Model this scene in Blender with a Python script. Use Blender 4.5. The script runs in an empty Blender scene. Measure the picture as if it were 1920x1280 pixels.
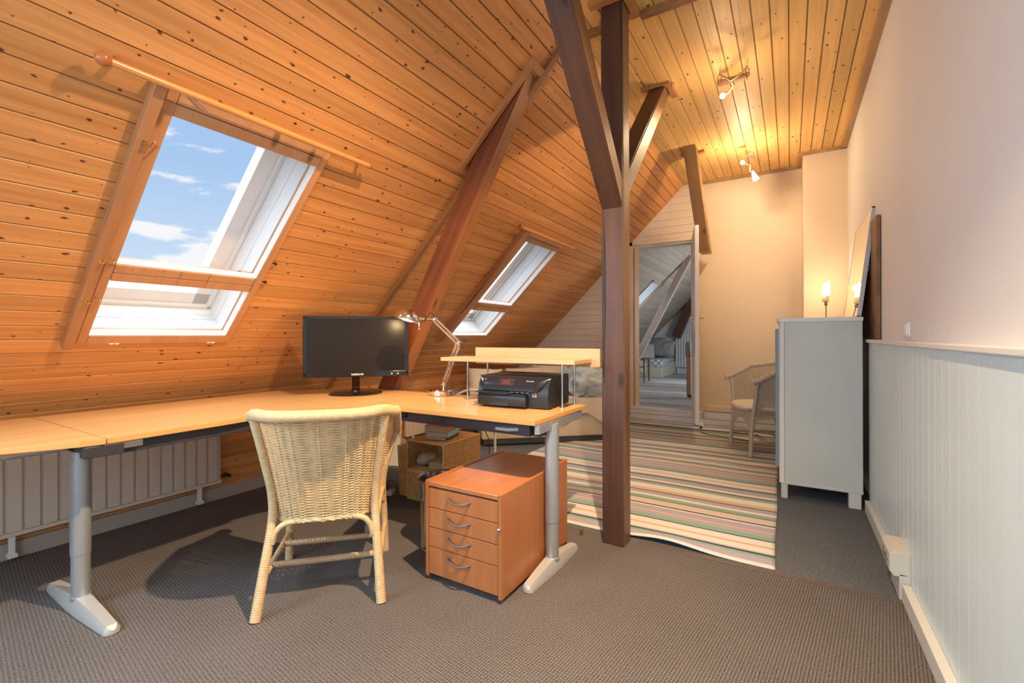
import bpy, bmesh, math, random
from mathutils import Vector, Matrix, noise as mnoise
R = math.radians
PI = math.pi
sc = bpy.context.scene
C = sc.collection

# ------------------------------------------------------------------ camera
F, YAW, ROLL, CY, CAMH = 858.7, R(31.264), R(-.2046), 630.34, 1.12
r_ = Vector((math.cos(YAW), math.sin(YAW), 0)); f_ = Vector((-math.sin(YAW), math.cos(YAW), 0)); u_ = Vector((0, 0, 1))
rr = r_*math.cos(ROLL)+u_*math.sin(ROLL); uu = -r_*math.sin(ROLL)+u_*math.cos(ROLL)
cd = bpy.data.cameras.new('camera'); cam = bpy.data.objects.new('camera', cd); C.objects.link(cam)
m = Matrix.Identity(4)
for i in range(3):
    m[i][0] = rr[i]; m[i][1] = uu[i]; m[i][2] = -f_[i]
m[2][3] = CAMH
cam.matrix_world = m
cd.sensor_width = 36; cd.lens = F/1920*36; cd.shift_y = (CY-640)/1920; cd.clip_start = .02; cd.clip_end = 200
sc.camera = cam

# ------------------------------------------------------------------ world sky
W = bpy.data.worlds.new('sky'); sc.world = W; W.use_nodes = True
nt = W.node_tree; nt.nodes.clear(); N = nt.nodes.new; L = nt.links.new
out = N('ShaderNodeOutputWorld'); bg = N('ShaderNodeBackground'); L(bg.outputs[0], out.inputs[0])
tc = N('ShaderNodeTexCoord'); sx = N('ShaderNodeSeparateXYZ'); L(tc.outputs['Generated'], sx.inputs[0])
def mth(nt, op, a, b=None, c=None, clamp=False):
    n = nt.nodes.new('ShaderNodeMath'); n.operation = op; n.use_clamp = clamp
    for i, v in enumerate((a, b, c)):
        if v is None: continue
        if isinstance(v, (int, float)): n.inputs[i].default_value = v
        else: nt.links.new(v, n.inputs[i])
    return n.outputs[0]
def ramp(nt, fac, stops, interp='LINEAR'):
    n = nt.nodes.new('ShaderNodeValToRGB'); n.color_ramp.interpolation = interp
    e = n.color_ramp.elements
    while len(e) > 1: e.remove(e[-1])
    for i, (p, c) in enumerate(stops):
        q = e[0] if i == 0 else e.new(p)
        q.position = p; q.color = (c[0], c[1], c[2], 1)
    if fac is not None: nt.links.new(fac, n.inputs[0])
    return n
def mixc(nt, fac, a, b, mode='MIX'):
    n = nt.nodes.new('ShaderNodeMix'); n.data_type = 'RGBA'; n.blend_type = mode
    for k, v in ((0, fac), (6, a), (7, b)):
        if isinstance(v, (int, float)): n.inputs[k].default_value = v
        elif isinstance(v, tuple): n.inputs[k].default_value = (v[0], v[1], v[2], 1)
        else: nt.links.new(v, n.inputs[k])
    return n.outputs[2]
sky = ramp(nt, sx.outputs[2], [(0, (.80, .86, .92)), (.12, (.60, .75, .93)), (.3, (.40, .59, .88)), (.5, (.36, .56, .87)), (.72, (.82, .87, .92)), (1, (.85, .89, .93))])
cv = N('ShaderNodeCombineXYZ')
L(mth(nt, 'MULTIPLY', sx.outputs[0], 2.2), cv.inputs[0]); L(mth(nt, 'MULTIPLY', sx.outputs[1], 2.2), cv.inputs[1]); L(mth(nt, 'MULTIPLY', sx.outputs[2], 7.5), cv.inputs[2])
cn = N('ShaderNodeTexNoise'); cn.inputs['Scale'].default_value = 2.6; cn.inputs['Detail'].default_value = 9; cn.inputs['Roughness'].default_value = .58
L(cv.outputs[0], cn.inputs['Vector'])
cth = mth(nt, 'ADD', cn.outputs[0], mth(nt, 'MULTIPLY', mth(nt, 'SUBTRACT', sx.outputs[2], .16), -.42))
cm = ramp(nt, cth, [(.50, (0, 0, 0)), (.57, (1, 1, 1))])
skyc = mixc(nt, cm.outputs[0], sky.outputs[0], (.92, .94, .97))
boost = mth(nt, 'MULTIPLY_ADD', mth(nt, 'SMOOTH_MIN', mth(nt, 'MAXIMUM', mth(nt, 'MULTIPLY', mth(nt, 'SUBTRACT', sx.outputs[2], .5), 4), 0), 1, 0), 6.5, 1.0)
L(skyc, bg.inputs[0]); L(boost, bg.inputs[1])

vs = sc.view_settings
vs.view_transform = 'Standard'; vs.look = 'None'; vs.exposure = 0.0; vs.gamma = 1; vs.use_curve_mapping = False

# ------------------------------------------------------------------ added unseen area lamps: cool fill behind the camera / in the next room
def area(name, loc, rot, sx_, sy_, power, col):
    l = bpy.data.lights.new(name, 'AREA'); l.shape = 'RECTANGLE'; l.size = sx_; l.size_y = sy_; l.energy = power; l.color = col
    o = bpy.data.objects.new(name, l); C.objects.link(o); o.location = loc; o.rotation_euler = rot
    return o
area('added_fill_rear', (-.75, -1.50, 1.45), (R(90), 0, 0), 1.3, 1.2, 40, (.66, .84, 1.0))
_q = Vector((.74, .12, -.66)).to_track_quat('-Z', 'Y').to_euler()
area('added_fill_rear_skylight', (-2.28, -.62, 1.68), _q, .62, 1.1, 62, (.60, .82, 1.0))
area('added_fill_next_room', (.55, 8.3, 1.5), (0, R(90), 0), 1.4, 1.6, 70, (.88, .94, 1.0))  # added lamp at the right wall, no window stands there

def bulb(name, loc, power, col, radius=.03):
    l = bpy.data.lights.new(name, 'POINT'); l.energy = power; l.color = col; l.shadow_soft_size = radius
    o = bpy.data.objects.new(name, l); C.objects.link(o); o.location = loc
    return o
def spotl(name, loc, d, power, deg, col, rad=.025, blend=.6):
    l = bpy.data.lights.new(name, 'SPOT'); l.energy = power; l.color = col; l.shadow_soft_size = rad; l.spot_size = R(deg); l.spot_blend = blend
    o = bpy.data.objects.new(name, l); C.objects.link(o); o.location = loc; o.rotation_euler = Vector(d).to_track_quat('-Z', 'Y').to_euler(); return o

# ------------------------------------------------------------------ mesh helpers
class MB:
    def __init__(s): s.bm = bmesh.new()
    def box(s, lo, hi, bev=0, M=None, seg=2):
        lo = Vector(lo); hi = Vector(hi); c = (lo+hi)/2; d = hi-lo
        b = bmesh.new(); bmesh.ops.create_cube(b, size=1)
        for v in b.verts: v.co = Vector((v.co.x*d.x, v.co.y*d.y, v.co.z*d.z))
        if bev: bmesh.ops.bevel(b, geom=b.edges[:], offset=bev, segments=seg, affect='EDGES', profile=.5)
        T = Matrix.Translation(c)
        if M is not None: T = M @ T
        b.transform(T); s._add(b); return s
    def _add(s, b):
        me = bpy.data.meshes.new('t'); b.to_mesh(me); b.free(); s.bm.from_mesh(me); bpy.data.meshes.remove(me)
    def quad(s, pts):
        vs_ = [s.bm.verts.new(p) for p in pts]; s.bm.faces.new(vs_); return s
    def loft(s, rings, caps=True, closed=True):
        rows = [[s.bm.verts.new(p) for p in r] for r in rings]; n = len(rows[0])
        for a, b in zip(rows, rows[1:]):
            for i in range(n if closed else n-1):
                j = (i+1) % n
                s.bm.faces.new((a[i], a[j], b[j], b[i]))
        if caps and closed:
            s.bm.faces.new(rows[0][::-1]); s.bm.faces.new(rows[-1])
        return s
    def tube(s, pts, r, seg=8, caps=True, closed=False):
        pts = [Vector(p) for p in pts]; n = len(pts)
        rs = r if isinstance(r, (list, tuple)) else [r]*n
        up = None; rings = []
        for i, p in enumerate(pts):
            if closed: t = (pts[(i+1) % n]-pts[i-1])
            else: t = pts[min(i+1, n-1)]-pts[max(i-1, 0)]
            if t.length < 1e-9: t = Vector((0, 0, 1))
            t.normalize()
            if up is None:
                up = Vector((0, 0, 1)) if abs(t.z) < .9 else Vector((1, 0, 0))
            up = (up-t*up.dot(t))
            if up.length < 1e-6: up = t.orthogonal()
            up.normalize(); sd = t.cross(up)
            rings.append([p+(up*math.cos(2*PI*k/seg)+sd*math.sin(2*PI*k/seg))*rs[i] for k in range(seg)])
        if closed: rings.append(rings[0]); s.loft(rings, False)
        else: s.loft(rings, caps)
        return s
    def lathe(s, prof, seg=24, M=None, c=(0, 0, 0)):
        c = Vector(c); rings = []
        for r, z in prof:
            rg = [Vector((r*math.cos(2*PI*k/seg), r*math.sin(2*PI*k/seg), z))+c for k in range(seg)]
            if M is not None: rg = [M @ p for p in rg]
            rings.append(rg)
        s.loft(rings, True); return s
    def prism(s, poly, z0, z1, M=None, bev=0):
        b = bmesh.new()
        lo = [b.verts.new((p[0], p[1], z0)) for p in poly]; hi = [b.verts.new((p[0], p[1], z1)) for p in poly]
        n = len(poly)
        b.faces.new(lo[::-1]); b.faces.new(hi)
        for i in range(n): b.faces.new((lo[i], lo[(i+1) % n], hi[(i+1) % n], hi[i]))
        bmesh.ops.recalc_face_normals(b, faces=b.faces)
        if bev: bmesh.ops.bevel(b, geom=[e for e in b.edges if abs(e.verts[0].co.z-e.verts[1].co.z) < 1e-6], offset=bev, segments=2, affect='EDGES')
        if M is not None: b.transform(M)
        s._add(b); return s
    def blob(s, c, rad, seed=0, amp=.1, fr=3, sub=4, M=None, sq=1.0):
        b = bmesh.new(); bmesh.ops.create_icosphere(b, subdivisions=sub, radius=1)
        for v in b.verts:
            p = v.co.copy()
            if sq != 1: p = Vector([math.copysign(abs(q)**sq, q) for q in p])
            d = 1+amp*mnoise.fractal(v.co*fr+Vector((seed, seed*1.7, 0)), 1, 2, 3)
            v.co = Vector((p.x*rad[0], p.y*rad[1], p.z*rad[2]))*d
        T = Matrix.Translation(Vector(c))
        if M is not None: T = T @ M
        b.transform(T); s._add(b); return s

def obj(name, b, mat, parent=None, smooth=False, world=False, ang=35):
    bmesh.ops.recalc_face_normals(b.bm, faces=b.bm.faces)
    if world and parent is not None: b.bm.transform(parent.matrix_basis.inverted())
    me = bpy.data.meshes.new(name); b.bm.to_mesh(me); b.bm.free()
    if mat: me.materials.append(mat)
    if smooth:
        for p in me.polygons: p.use_smooth = True
        try: me.set_sharp_from_angle(angle=R(ang))
        except Exception: pass
    o = bpy.data.objects.new(name, me); C.objects.link(o)
    if parent is not None: o.parent = parent
    return o
def thing(name, label, cat, loc=(0, 0, 0), rz=0, group=None, mtx=None):
    o = bpy.data.objects.new(name, None); C.objects.link(o)
    if mtx is not None: o.matrix_basis = mtx
    else: o.matrix_basis = Matrix.Translation(Vector(loc)) @ Matrix.Rotation(rz, 4, 'Z')
    o.empty_display_size = .1
    o['label'] = label; o['category'] = cat
    if group: o['group'] = group
    return o
def tag(o, label, cat, group=None):
    o['label'] = label; o['category'] = cat
    if group: o['group'] = group
    return o
def struct(o, label=None):
    o['kind'] = 'structure'
    if label: o['label'] = label
    return o
def sempty(name, loc=(0, 0, 0)):
    o = bpy.data.objects.new(name, None); C.objects.link(o); o.matrix_basis = Matrix.Translation(Vector(loc)); o['kind'] = 'structure'; return o
def plabel(o, t): o['label'] = t; return o

# ------------------------------------------------------------------ materials
SOFF0 = .012
def newmat(name):
    m = bpy.data.materials.new(name); m.use_nodes = True
    nt = m.node_tree; p = nt.nodes['Principled BSDF']
    return m, nt, p
def plain(name, col, rough=.5, metal=0, bump=0, bscale=40, var=0, vscale=3, coat=0, spec=.5, stretch=None):
    m, nt, p = newmat(name)
    p.inputs['Base Color'].default_value = (*col, 1); p.inputs['Roughness'].default_value = rough; p.inputs['Metallic'].default_value = metal
    p.inputs['Coat Weight'].default_value = coat; p.inputs['Specular IOR Level'].default_value = spec
    tcn = nt.nodes.new('ShaderNodeTexCoord'); vec = tcn.outputs['Object']
    if stretch:
        mp = nt.nodes.new('ShaderNodeMapping'); mp.inputs['Scale'].default_value = stretch; nt.links.new(vec, mp.inputs[0]); vec = mp.outputs[0]
    if bump:
        n = nt.nodes.new('ShaderNodeTexNoise'); n.inputs['Scale'].default_value = bscale; n.inputs['Detail'].default_value = 4; nt.links.new(vec, n.inputs['Vector'])
        b = nt.nodes.new('ShaderNodeBump'); b.inputs['Strength'].default_value = bump; b.inputs['Distance'].default_value = .01
        nt.links.new(n.outputs[0], b.inputs['Height']); nt.links.new(b.outputs[0], p.inputs['Normal'])
    if var:
        n = nt.nodes.new('ShaderNodeTexNoise'); n.inputs['Scale'].default_value = vscale; n.inputs['Detail'].default_value = 5; nt.links.new(vec, n.inputs['Vector'])
        d = tuple(max(0, c*(1-var)) for c in col); l = tuple(min(1, c*(1+var)) for c in col)
        rp = ramp(nt, n.outputs[0], [(.3, d), (.7, l)]); nt.links.new(rp.outputs[0], p.inputs['Base Color'])
    return m
def emit(name, col, strength):
    m, nt, p = newmat(name)
    p.inputs['Base Color'].default_value = (*col, 1); p.inputs['Emission Color'].default_value = (*col, 1); p.inputs['Emission Strength'].default_value = strength
    return m
def glassmat(name, tint=(1, 1, 1), refl=.10):
    m = bpy.data.materials.new(name); m.use_nodes = True; nt = m.node_tree; nt.nodes.clear()
    o = nt.nodes.new('ShaderNodeOutputMaterial'); t = nt.nodes.new('ShaderNodeBsdfTransparent'); g = nt.nodes.new('ShaderNodeBsdfGlossy'); mx = nt.nodes.new('ShaderNodeMixShader')
    fr = nt.nodes.new('ShaderNodeLayerWeight'); fr.inputs[0].default_value = .12
    t.inputs[0].default_value = (*tint, 1); g.inputs['Roughness'].default_value = .02
    nt.links.new(mth(nt, 'MULTIPLY', fr.outputs[0], refl*4), mx.inputs[0]); nt.links.new(t.outputs[0], mx.inputs[1]); nt.links.new(g.outputs[0], mx.inputs[2]); nt.links.new(mx.outputs[0], o.inputs[0])
    return m
def plankwood(name, c1, c2, g=0, c=1, pitch=.0895, off=0.0, knot=(.09, .025, .008), rough=.36, knots=1.0, pvar=.13, seam=.0, kd=1.0, contrast=1.0, groove=0):
    """planed boards: grain along axis g, board index counted along axis c"""
    m, nt, p = newmat(name); N = nt.nodes.new; L = nt.links.new
    tcn = N('ShaderNodeTexCoord'); sp = N('ShaderNodeSeparateXYZ'); L(tcn.outputs['Object'], sp.inputs[0])
    G = sp.outputs[g]; Cc = sp.outputs[c]
    idx = mth(nt, 'FLOOR', mth(nt, 'DIVIDE', mth(nt, 'SUBTRACT', Cc, off), pitch))
    wn = N('ShaderNodeTexWhiteNoise'); wn.noise_dimensions = '1D'; L(mth(nt, 'ADD', idx, .37), wn.inputs['W'])
    rnd = wn.outputs['Value']
    gs = mth(nt, 'ADD', G, mth(nt, 'MULTIPLY', rnd, 37.0))
    v = N('ShaderNodeCombineXYZ'); L(mth(nt, 'MULTIPLY', gs, 1.3), v.inputs[0]); L(mth(nt, 'MULTIPLY', Cc, 34), v.inputs[1])
    n1 = N('ShaderNodeTexNoise'); n1.inputs['Scale'].default_value = 1; n1.inputs['Detail'].default_value = 3; n1.inputs['Distortion'].default_value = .6; L(v.outputs[0], n1.inputs['Vector'])
    v2 = N('ShaderNodeCombineXYZ'); L(mth(nt, 'MULTIPLY', gs, 3), v2.inputs[0]); L(mth(nt, 'MULTIPLY', Cc, 190), v2.inputs[1])
    n2 = N('ShaderNodeTexNoise'); n2.inputs['Scale'].default_value = 1; n2.inputs['Detail'].default_value = 2; L(v2.outputs[0], n2.inputs['Vector'])
    gr = mth(nt, 'ADD', mth(nt, 'MULTIPLY', n1.outputs[0], .7), mth(nt, 'MULTIPLY', n2.outputs[0], .3))
    w = .20/contrast
    base = ramp(nt, gr, [(.5-w, c2), (.5+w*.6, c1)]).outputs[0]
    # board to board
    pv = mth(nt, 'ADD', mth(nt, 'MULTIPLY', rnd, pvar*2), 1-pvar)
    vm = N('ShaderNodeVectorMath'); vm.operation = 'SCALE'; L(base, vm.inputs[0]); L(pv, vm.inputs['Scale']); col = vm.outputs[0]
    if knots:
        v3 = N('ShaderNodeCombineXYZ'); L(mth(nt, 'MULTIPLY', gs, 8.0*kd), v3.inputs[0]); L(mth(nt, 'MULTIPLY', Cc, 13.5*kd), v3.inputs[1])
        vo = N('ShaderNodeTexVoronoi'); vo.voronoi_dimensions = '2D'; vo.inputs['Scale'].default_value = 1; nd = N('ShaderNodeTexNoise'); nd.noise_dimensions = '2D'; nd.inputs['Scale'].default_value = 2.2; nd.inputs['Detail'].default_value = 3; L(v3.outputs[0], nd.inputs['Vector'])
        va = N('ShaderNodeVectorMath'); va.operation = 'MULTIPLY_ADD'; L(nd.outputs['Color'], va.inputs[0]); va.inputs[1].default_value = (.30, .22, 0); L(v3.outputs[0], va.inputs[2]); L(va.outputs[0], vo.inputs['Vector'])
        sc3 = N('ShaderNodeSeparateColor'); L(vo.outputs['Color'], sc3.inputs[0])
        rad = mth(nt, 'MULTIPLY', mth(nt, 'POWER', sc3.outputs[0], 2.7), .135*knots)
        q = mth(nt, 'DIVIDE', vo.outputs['Distance'], mth(nt, 'ADD', rad, .004))
        kn = ramp(nt, q, [(.45, (1, 1, 1)), (1.0, (0, 0, 0))])
        kh = ramp(nt, q, [(.9, (.25, .25, .25)), (2.0, (0, 0, 0))])
        col = mixc(nt, kh.outputs[0], col, tuple(x*.45 for x in c2))
        col = mixc(nt, kn.outputs[0], col, knot)
    L(col, p.inputs['Base Color'])
    p.inputs['Roughness'].default_value = rough
    b = N('ShaderNodeBump'); b.inputs['Strength'].default_value = .12; b.inputs['Distance'].default_value = .004
    h = gr
    if groove:
        fr = mth(nt, 'FRACT', mth(nt, 'DIVIDE', mth(nt, 'SUBTRACT', Cc, off), pitch))
        e = mth(nt, 'MULTIPLY', mth(nt, 'ABSOLUTE', mth(nt, 'SUBTRACT', fr, .5)), 2)
        gm = ramp(nt, e, [(1-groove*2, (0, 0, 0)), (1-groove, (1, 1, 1))])
        col2 = mixc(nt, mth(nt, 'MULTIPLY', gm.outputs[0], .75), col, tuple(x*.25 for x in c2)); L(col2, p.inputs['Base Color'])
    L(h, b.inputs['Height']); L(b.outputs[0], p.inputs['Normal'])
    return m

PINE_S = plankwood('pine_slope', (.69, .315, .105), (.51, .20, .055), off=SOFF0, knots=1.1, groove=.038, rough=.42, kd=1.3)
PINE_C = plankwood('pine_ceiling', (.74, .44, .15), (.60, .31, .085), g=1, c=0, off=.0, knots=1.0, rough=.30)
PINE_K = plankwood('pine_knee_wall', (.68, .31, .09), (.48, .18, .04), g=1, c=2, off=.0, knots=1.15)
PINE_G = plankwood('whitewashed_boards', (.36, .31, .25), (.27, .225, .18), off=0, knots=.6, rough=.5)
WHITEB = plain('white_painted_boards', (.74, .62, .50), .45, bump=.05, bscale=30, var=.03, vscale=6)
WHITEL = plain('white_painted_boards_low', (.66, .66, .68), .45, var=.03)
WAINS = plain('wainscot_paint', (.66, .77, .80), .38, bump=.08, bscale=25, var=.025, vscale=5)
PLASTER = plain('white_plaster', (.76, .75, .76), .75, bump=.35, bscale=14, var=.02, vscale=2)
CREAM = plain('cream_plaster', (.75, .60, .43), .75, bump=.35, bscale=12, var=.02, vscale=2)
TRIMB = plain('brown_trim_wood', (.30, .13, .045), .4, var=.25, vscale=12, stretch=(1, .1, 1), bump=.1)
TRIMC = plain('ceiling_edge_trim', (.42, .24, .11), .5, var=.2, vscale=12, stretch=(1, .1, 1))
def beam(name, c1, c2, axis=2, rough=.42, sc_=1):
    m, nt, p = newmat(name); N = nt.nodes.new; L = nt.links.new
    t = N('ShaderNodeTexCoord'); mp = N('ShaderNodeMapping'); s_ = [22, 22, 22]; s_[axis] = 1.1; mp.inputs['Scale'].default_value = s_; L(t.outputs['Object'], mp.inputs[0])
    n = N('ShaderNodeTexNoise'); n.inputs['Scale'].default_value = 1; n.inputs['Detail'].default_value = 6; n.inputs['Roughness'].default_value = .65; n.inputs['Distortion'].default_value = .8; L(mp.outputs[0], n.inputs['Vector'])
    n3 = N('ShaderNodeTexNoise'); n3.inputs['Scale'].default_value = 2.2; n3.inputs['Detail'].default_value = 3; L(t.outputs['Object'], n3.inputs['Vector'])
    f = mth(nt, 'ADD', mth(nt, 'MULTIPLY', n.outputs[0], .6), mth(nt, 'MULTIPLY', n3.outputs[0], .4))
    r = ramp(nt, f, [(.34, c2), (.66, c1)])
    s2 = [60, 60, 60]; s2[axis] = 1.5
    mp2 = N('ShaderNodeMapping'); mp2.inputs['Scale'].default_value = s2; L(t.outputs['Object'], mp2.inputs[0])
    n2 = N('ShaderNodeTexNoise'); n2.inputs['Scale'].default_value = .5; n2.inputs['Detail'].default_value = 2; L(mp2.outputs[0], n2.inputs['Vector'])
    cr = ramp(nt, n2.outputs[0], [(.68, (0, 0, 0)), (.73, (1, 1, 1))])
    col = mixc(nt, cr.outputs[0], r.outputs[0], tuple(x*.25 for x in c2))
    # two knots
    vo = N('ShaderNodeTexVoronoi'); s4 = [7, 7, 7]; s4[axis] = 2.6
    mp4 = N('ShaderNodeMapping'); mp4.inputs['Scale'].default_value = s4; L(t.outputs['Object'], mp4.inputs[0]); vo.inputs['Scale'].default_value = 1; L(mp4.outputs[0], vo.inputs['Vector'])
    k = ramp(nt, vo.outputs['Distance'], [(.06, (.8, .8, .8)), (.14, (0, 0, 0))])
    col = mixc(nt, k.outputs[0], col, tuple(x*.3 for x in c2))
    L(col, p.inputs['Base Color']); p.inputs['Roughness'].default_value = rough
    b = N('ShaderNodeBump'); b.inputs['Strength'].default_value = .5; b.inputs['Distance'].default_value = .004
    L(mth(nt, 'SUBTRACT', n.outputs[0], cr.outputs[0]), b.inputs['Height']); L(b.outputs[0], p.inputs['Normal'])
    return m
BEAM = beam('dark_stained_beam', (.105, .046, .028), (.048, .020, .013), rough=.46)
BEAML = beam('lit_tan_beam_side', (.26, .13, .055), (.13, .06, .03), rough=.5)  # tan right-hand faces: light of the ceiling spots put into the colour
BEAMRL = beam('lit_strut_underside', (.42, .17, .06), (.28, .095, .032))  # lamp light on the strut's underside painted into its colour
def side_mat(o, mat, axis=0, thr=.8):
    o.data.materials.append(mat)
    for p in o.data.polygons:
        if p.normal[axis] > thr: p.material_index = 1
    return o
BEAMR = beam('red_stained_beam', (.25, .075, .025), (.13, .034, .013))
BEAMP = beam('pale_beam', (.36, .20, .09), (.24, .12, .05))
FRAME = beam('window_frame_wood', (.62, .32, .16), (.48, .23, .11), axis=1, rough=.35)
FRAMED = beam('window_strip_wood', (.50, .23, .10), (.36, .15, .065), axis=1, rough=.35)

# carpets
def carpet(name, c1, c2, rib):
    m, nt, p = newmat(name); N = nt.nodes.new; L = nt.links.new
    t = N('ShaderNodeTexCoord')
    mp = N('ShaderNodeMapping'); mp.inputs['Rotation'].default_value = (0, 0, R(rib[1])); L(t.outputs['Object'], mp.inputs[0])
    sp = N('ShaderNodeSeparateXYZ'); L(mp.outputs[0], sp.inputs[0])
    a = mth(nt, 'SINE', mth(nt, 'MULTIPLY', sp.outputs[0], 2*PI/rib[0])); b_ = mth(nt, 'SINE', mth(nt, 'MULTIPLY', sp.outputs[1], 2*PI/(rib[0]*1.15)))
    bb = mth(nt, 'MULTIPLY', mth(nt, 'ADD', a, 1.0), mth(nt, 'ADD', mth(nt, 'MULTIPLY', b_, .5), .8))
    n = N('ShaderNodeTexNoise'); n.inputs['Scale'].default_value = rib[2]; n.inputs['Detail'].default_value = 4; n.inputs['Roughness'].default_value = .7; L(t.outputs['Object'], n.inputs['Vector'])
    n2 = N('ShaderNodeTexNoise'); n2.inputs['Scale'].default_value = 2.5; n2.inputs['Detail'].default_value = 4; L(t.outputs['Object'], n2.inputs['Vector'])
    f = mth(nt, 'ADD', mth(nt, 'MULTIPLY', bb, .13), mth(nt, 'ADD', mth(nt, 'MULTIPLY', n.outputs[0], .75), mth(nt, 'MULTIPLY', n2.outputs[0], .10)))
    r = ramp(nt, f, [(.35, c2), (.95, c1)])
    L(r.outputs[0], p.inputs['Base Color']); p.inputs['Roughness'].default_value = .95; p.inputs['Specular IOR Level'].default_value = .1
    bp = N('ShaderNodeBump'); bp.inputs['Strength'].default_value = .9; bp.inputs['Distance'].default_value = .004; L(f, bp.inputs['Height']); L(bp.outputs[0], p.inputs['Normal'])
    return m
CARPET = carpet('ribbed_grey_carpet', (.31, .28, .27), (.055, .048, .046), (.0105, 8, 150))
CARPET2 = carpet('fleck_grey_carpet', (.30, .32, .34), (.05, .055, .062), (.006, 40, 110))

# furniture
def veneer(name, c1, c2, g=1, rough=.32):
    m, nt, p = newmat(name); N = nt.nodes.new; L = nt.links.new
    t = N('ShaderNodeTexCoord'); mp = N('ShaderNodeMapping'); s_ = [28, 28, 28]; s_[g] = 1.6; mp.inputs['Scale'].default_value = s_; L(t.outputs['Object'], mp.inputs[0])
    n = N('ShaderNodeTexNoise'); n.inputs['Scale'].default_value = 1; n.inputs['Detail'].default_value = 4; n.inputs['Distortion'].default_value = .3; L(mp.outputs[0], n.inputs['Vector'])
    r = ramp(nt, n.outputs[0], [(.3, c2), (.7, c1)]); L(r.outputs[0], p.inputs['Base Color']); p.inputs['Roughness'].default_value = rough
    return m
DESKT = veneer('beech_desktop', (.70, .42, .19), (.62, .35, .14), 1, .27)
DESKR = veneer('beech_desktop_cross_grain', (.70, .42, .19), (.62, .35, .14), 0, .25)
EDGE = plain('beech_edging', (.66, .33, .105), .4, var=.06, vscale=8)
PED = veneer('reddish_beech', (.47, .175, .065), (.40, .14, .048), 2, .33)
PEDT = veneer('reddish_beech_top', (.48, .19, .075), (.42, .15, .055), 1, .2)
SHELFW = veneer('pale_beech', (.68, .44, .26), (.60, .37, .20), 0, .35)
SILVER = plain('silver_grey_paint', (.42, .44, .46), .38, metal=.55)
SILVERL = plain('light_silver_paint', (.56, .55, .53), .4, metal=.35)
DKMETAL = plain('dark_steel_rail', (.035, .03, .035), .45)
STEEL = plain('brushed_steel', (.62, .60, .57), .2, metal=1)
CHROME = plain('chrome', (.75, .73, .72), .12, metal=1)
HANDLE = plain('grey_handle', (.22, .20, .19), .4, metal=.6)
BLACKG = plain('black_gloss_plastic', (.012, .011, .013), .12)
BLACKM = plain('black_plastic', (.02, .02, .022), .4)
CHAR = plain('charcoal_plastic', (.013, .014, .016), .36)
SCREEN = plain('screen_glass', (.018, .013, .010), .27, spec=.18)
CANE = plain('pale_cane', (.62, .44, .24), .5, var=.12, vscale=40)
CANEW = plain('whitewashed_cane', (.52, .44, .36), .6, var=.12, vscale=40)
WICK = plain('honey_wicker', (.68, .39, .15), .5, var=.25, vscale=50)
RADP = plain('radiator_enamel', (.66, .55, .45), .4)
OFFW = plain('off_white_enamel', (.75, .73, .70), .4)
CABW = plain('cabinet_white_paint', (.56, .58, .54), .45, bump=.06, bscale=20, var=.03, vscale=4)
CABB = plain('blue_grey_paint', (.20, .32, .38), .4)
REVEAL = plain('reveal_white_boards', (.74, .77, .78), .6)
OUTF = plain('outer_window_white', (.80, .81, .82), .5)
LINEN = plain('beige_linen', (.66, .54, .40), .85, bump=.3, bscale=60, var=.05, vscale=5)
PILLOW = plain('cream_pillow_cotton', (.70, .58, .44), .85, bump=.2, bscale=9)
DUVET = plain('grey_green_duvet', (.50, .55, .52), .85, bump=.5, bscale=7, var=.05, vscale=4)
GREYP = plain('grey_cushion', (.24, .25, .26), .85, bump=.2, bscale=10)
GREYL = plain('light_grey_cushion', (.50, .49, .46), .85, bump=.2, bscale=10)
FLEECE = plain('sheepskin', (.52, .47, .36), .95, bump=1, bscale=40, var=.1, vscale=20)
PAPER = plain('book_pages', (.66, .52, .38), .8, bump=.2, bscale=60, stretch=(1, 1, 20))
BRASS = plain('brass', (.60, .42, .18), .3, metal=1)
PLUG = plain('white_plug', (.80, .79, .77), .35)
GLASS = glassmat('window_glass')
MIRR = plain('mirror_silver', (.88, .86, .83), .02, metal=1)
CABLE = plain('black_cable', (.01, .01, .01), .5)
REDBR = plain('cherry_rod_wood', (.42, .14, .05), .25, var=.1)
RODW = plain('pine_rod', (.62, .28, .09), .25, var=.1)

# ------------------------------------------------------------------ slope geometry
S0 = Vector((-1.091, 0, 2.918)); TS = Vector((.7151, 0, .6990)); NS = Vector((.6990, 0, -.7151))   # up-slope, into the room
SM = Matrix(((0, TS.x, NS.x, S0.x), (1, 0, 0, 0), (0, TS.z, NS.z, S0.z), (0, 0, 0, 1)))   # local: X = along y, Y = up the slope, Z = into room
def sofx(x): return (x-S0.x)/TS.x
def spt(y, s, d=0): return SM @ Vector((y, s, d))
PITCH = .0895
SB, SOFF = -3.229, .012
S_GROOVE = .0055
def board_profile(s0, s1, pitch, off, gw=.006, gd=.006):
    """breakpoints (s, depth) of a boarded surface, groove at every board joint"""
    pts = []
    k = math.floor((s0-off)/pitch)
    s = s0; pts.append((s0, 0))
    while True:
        j = off+(k+1)*pitch
        if j >= s1-gw: break
        if j > s0+gw:
            pts += [(j-gw, 0), (j-gw*.55, -gd*.6), (j-.0008, -gd), (j+.0008, -gd), (j+gw*.25, 0)]
        k += 1
    pts.append((s1, 0)); return pts
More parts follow.
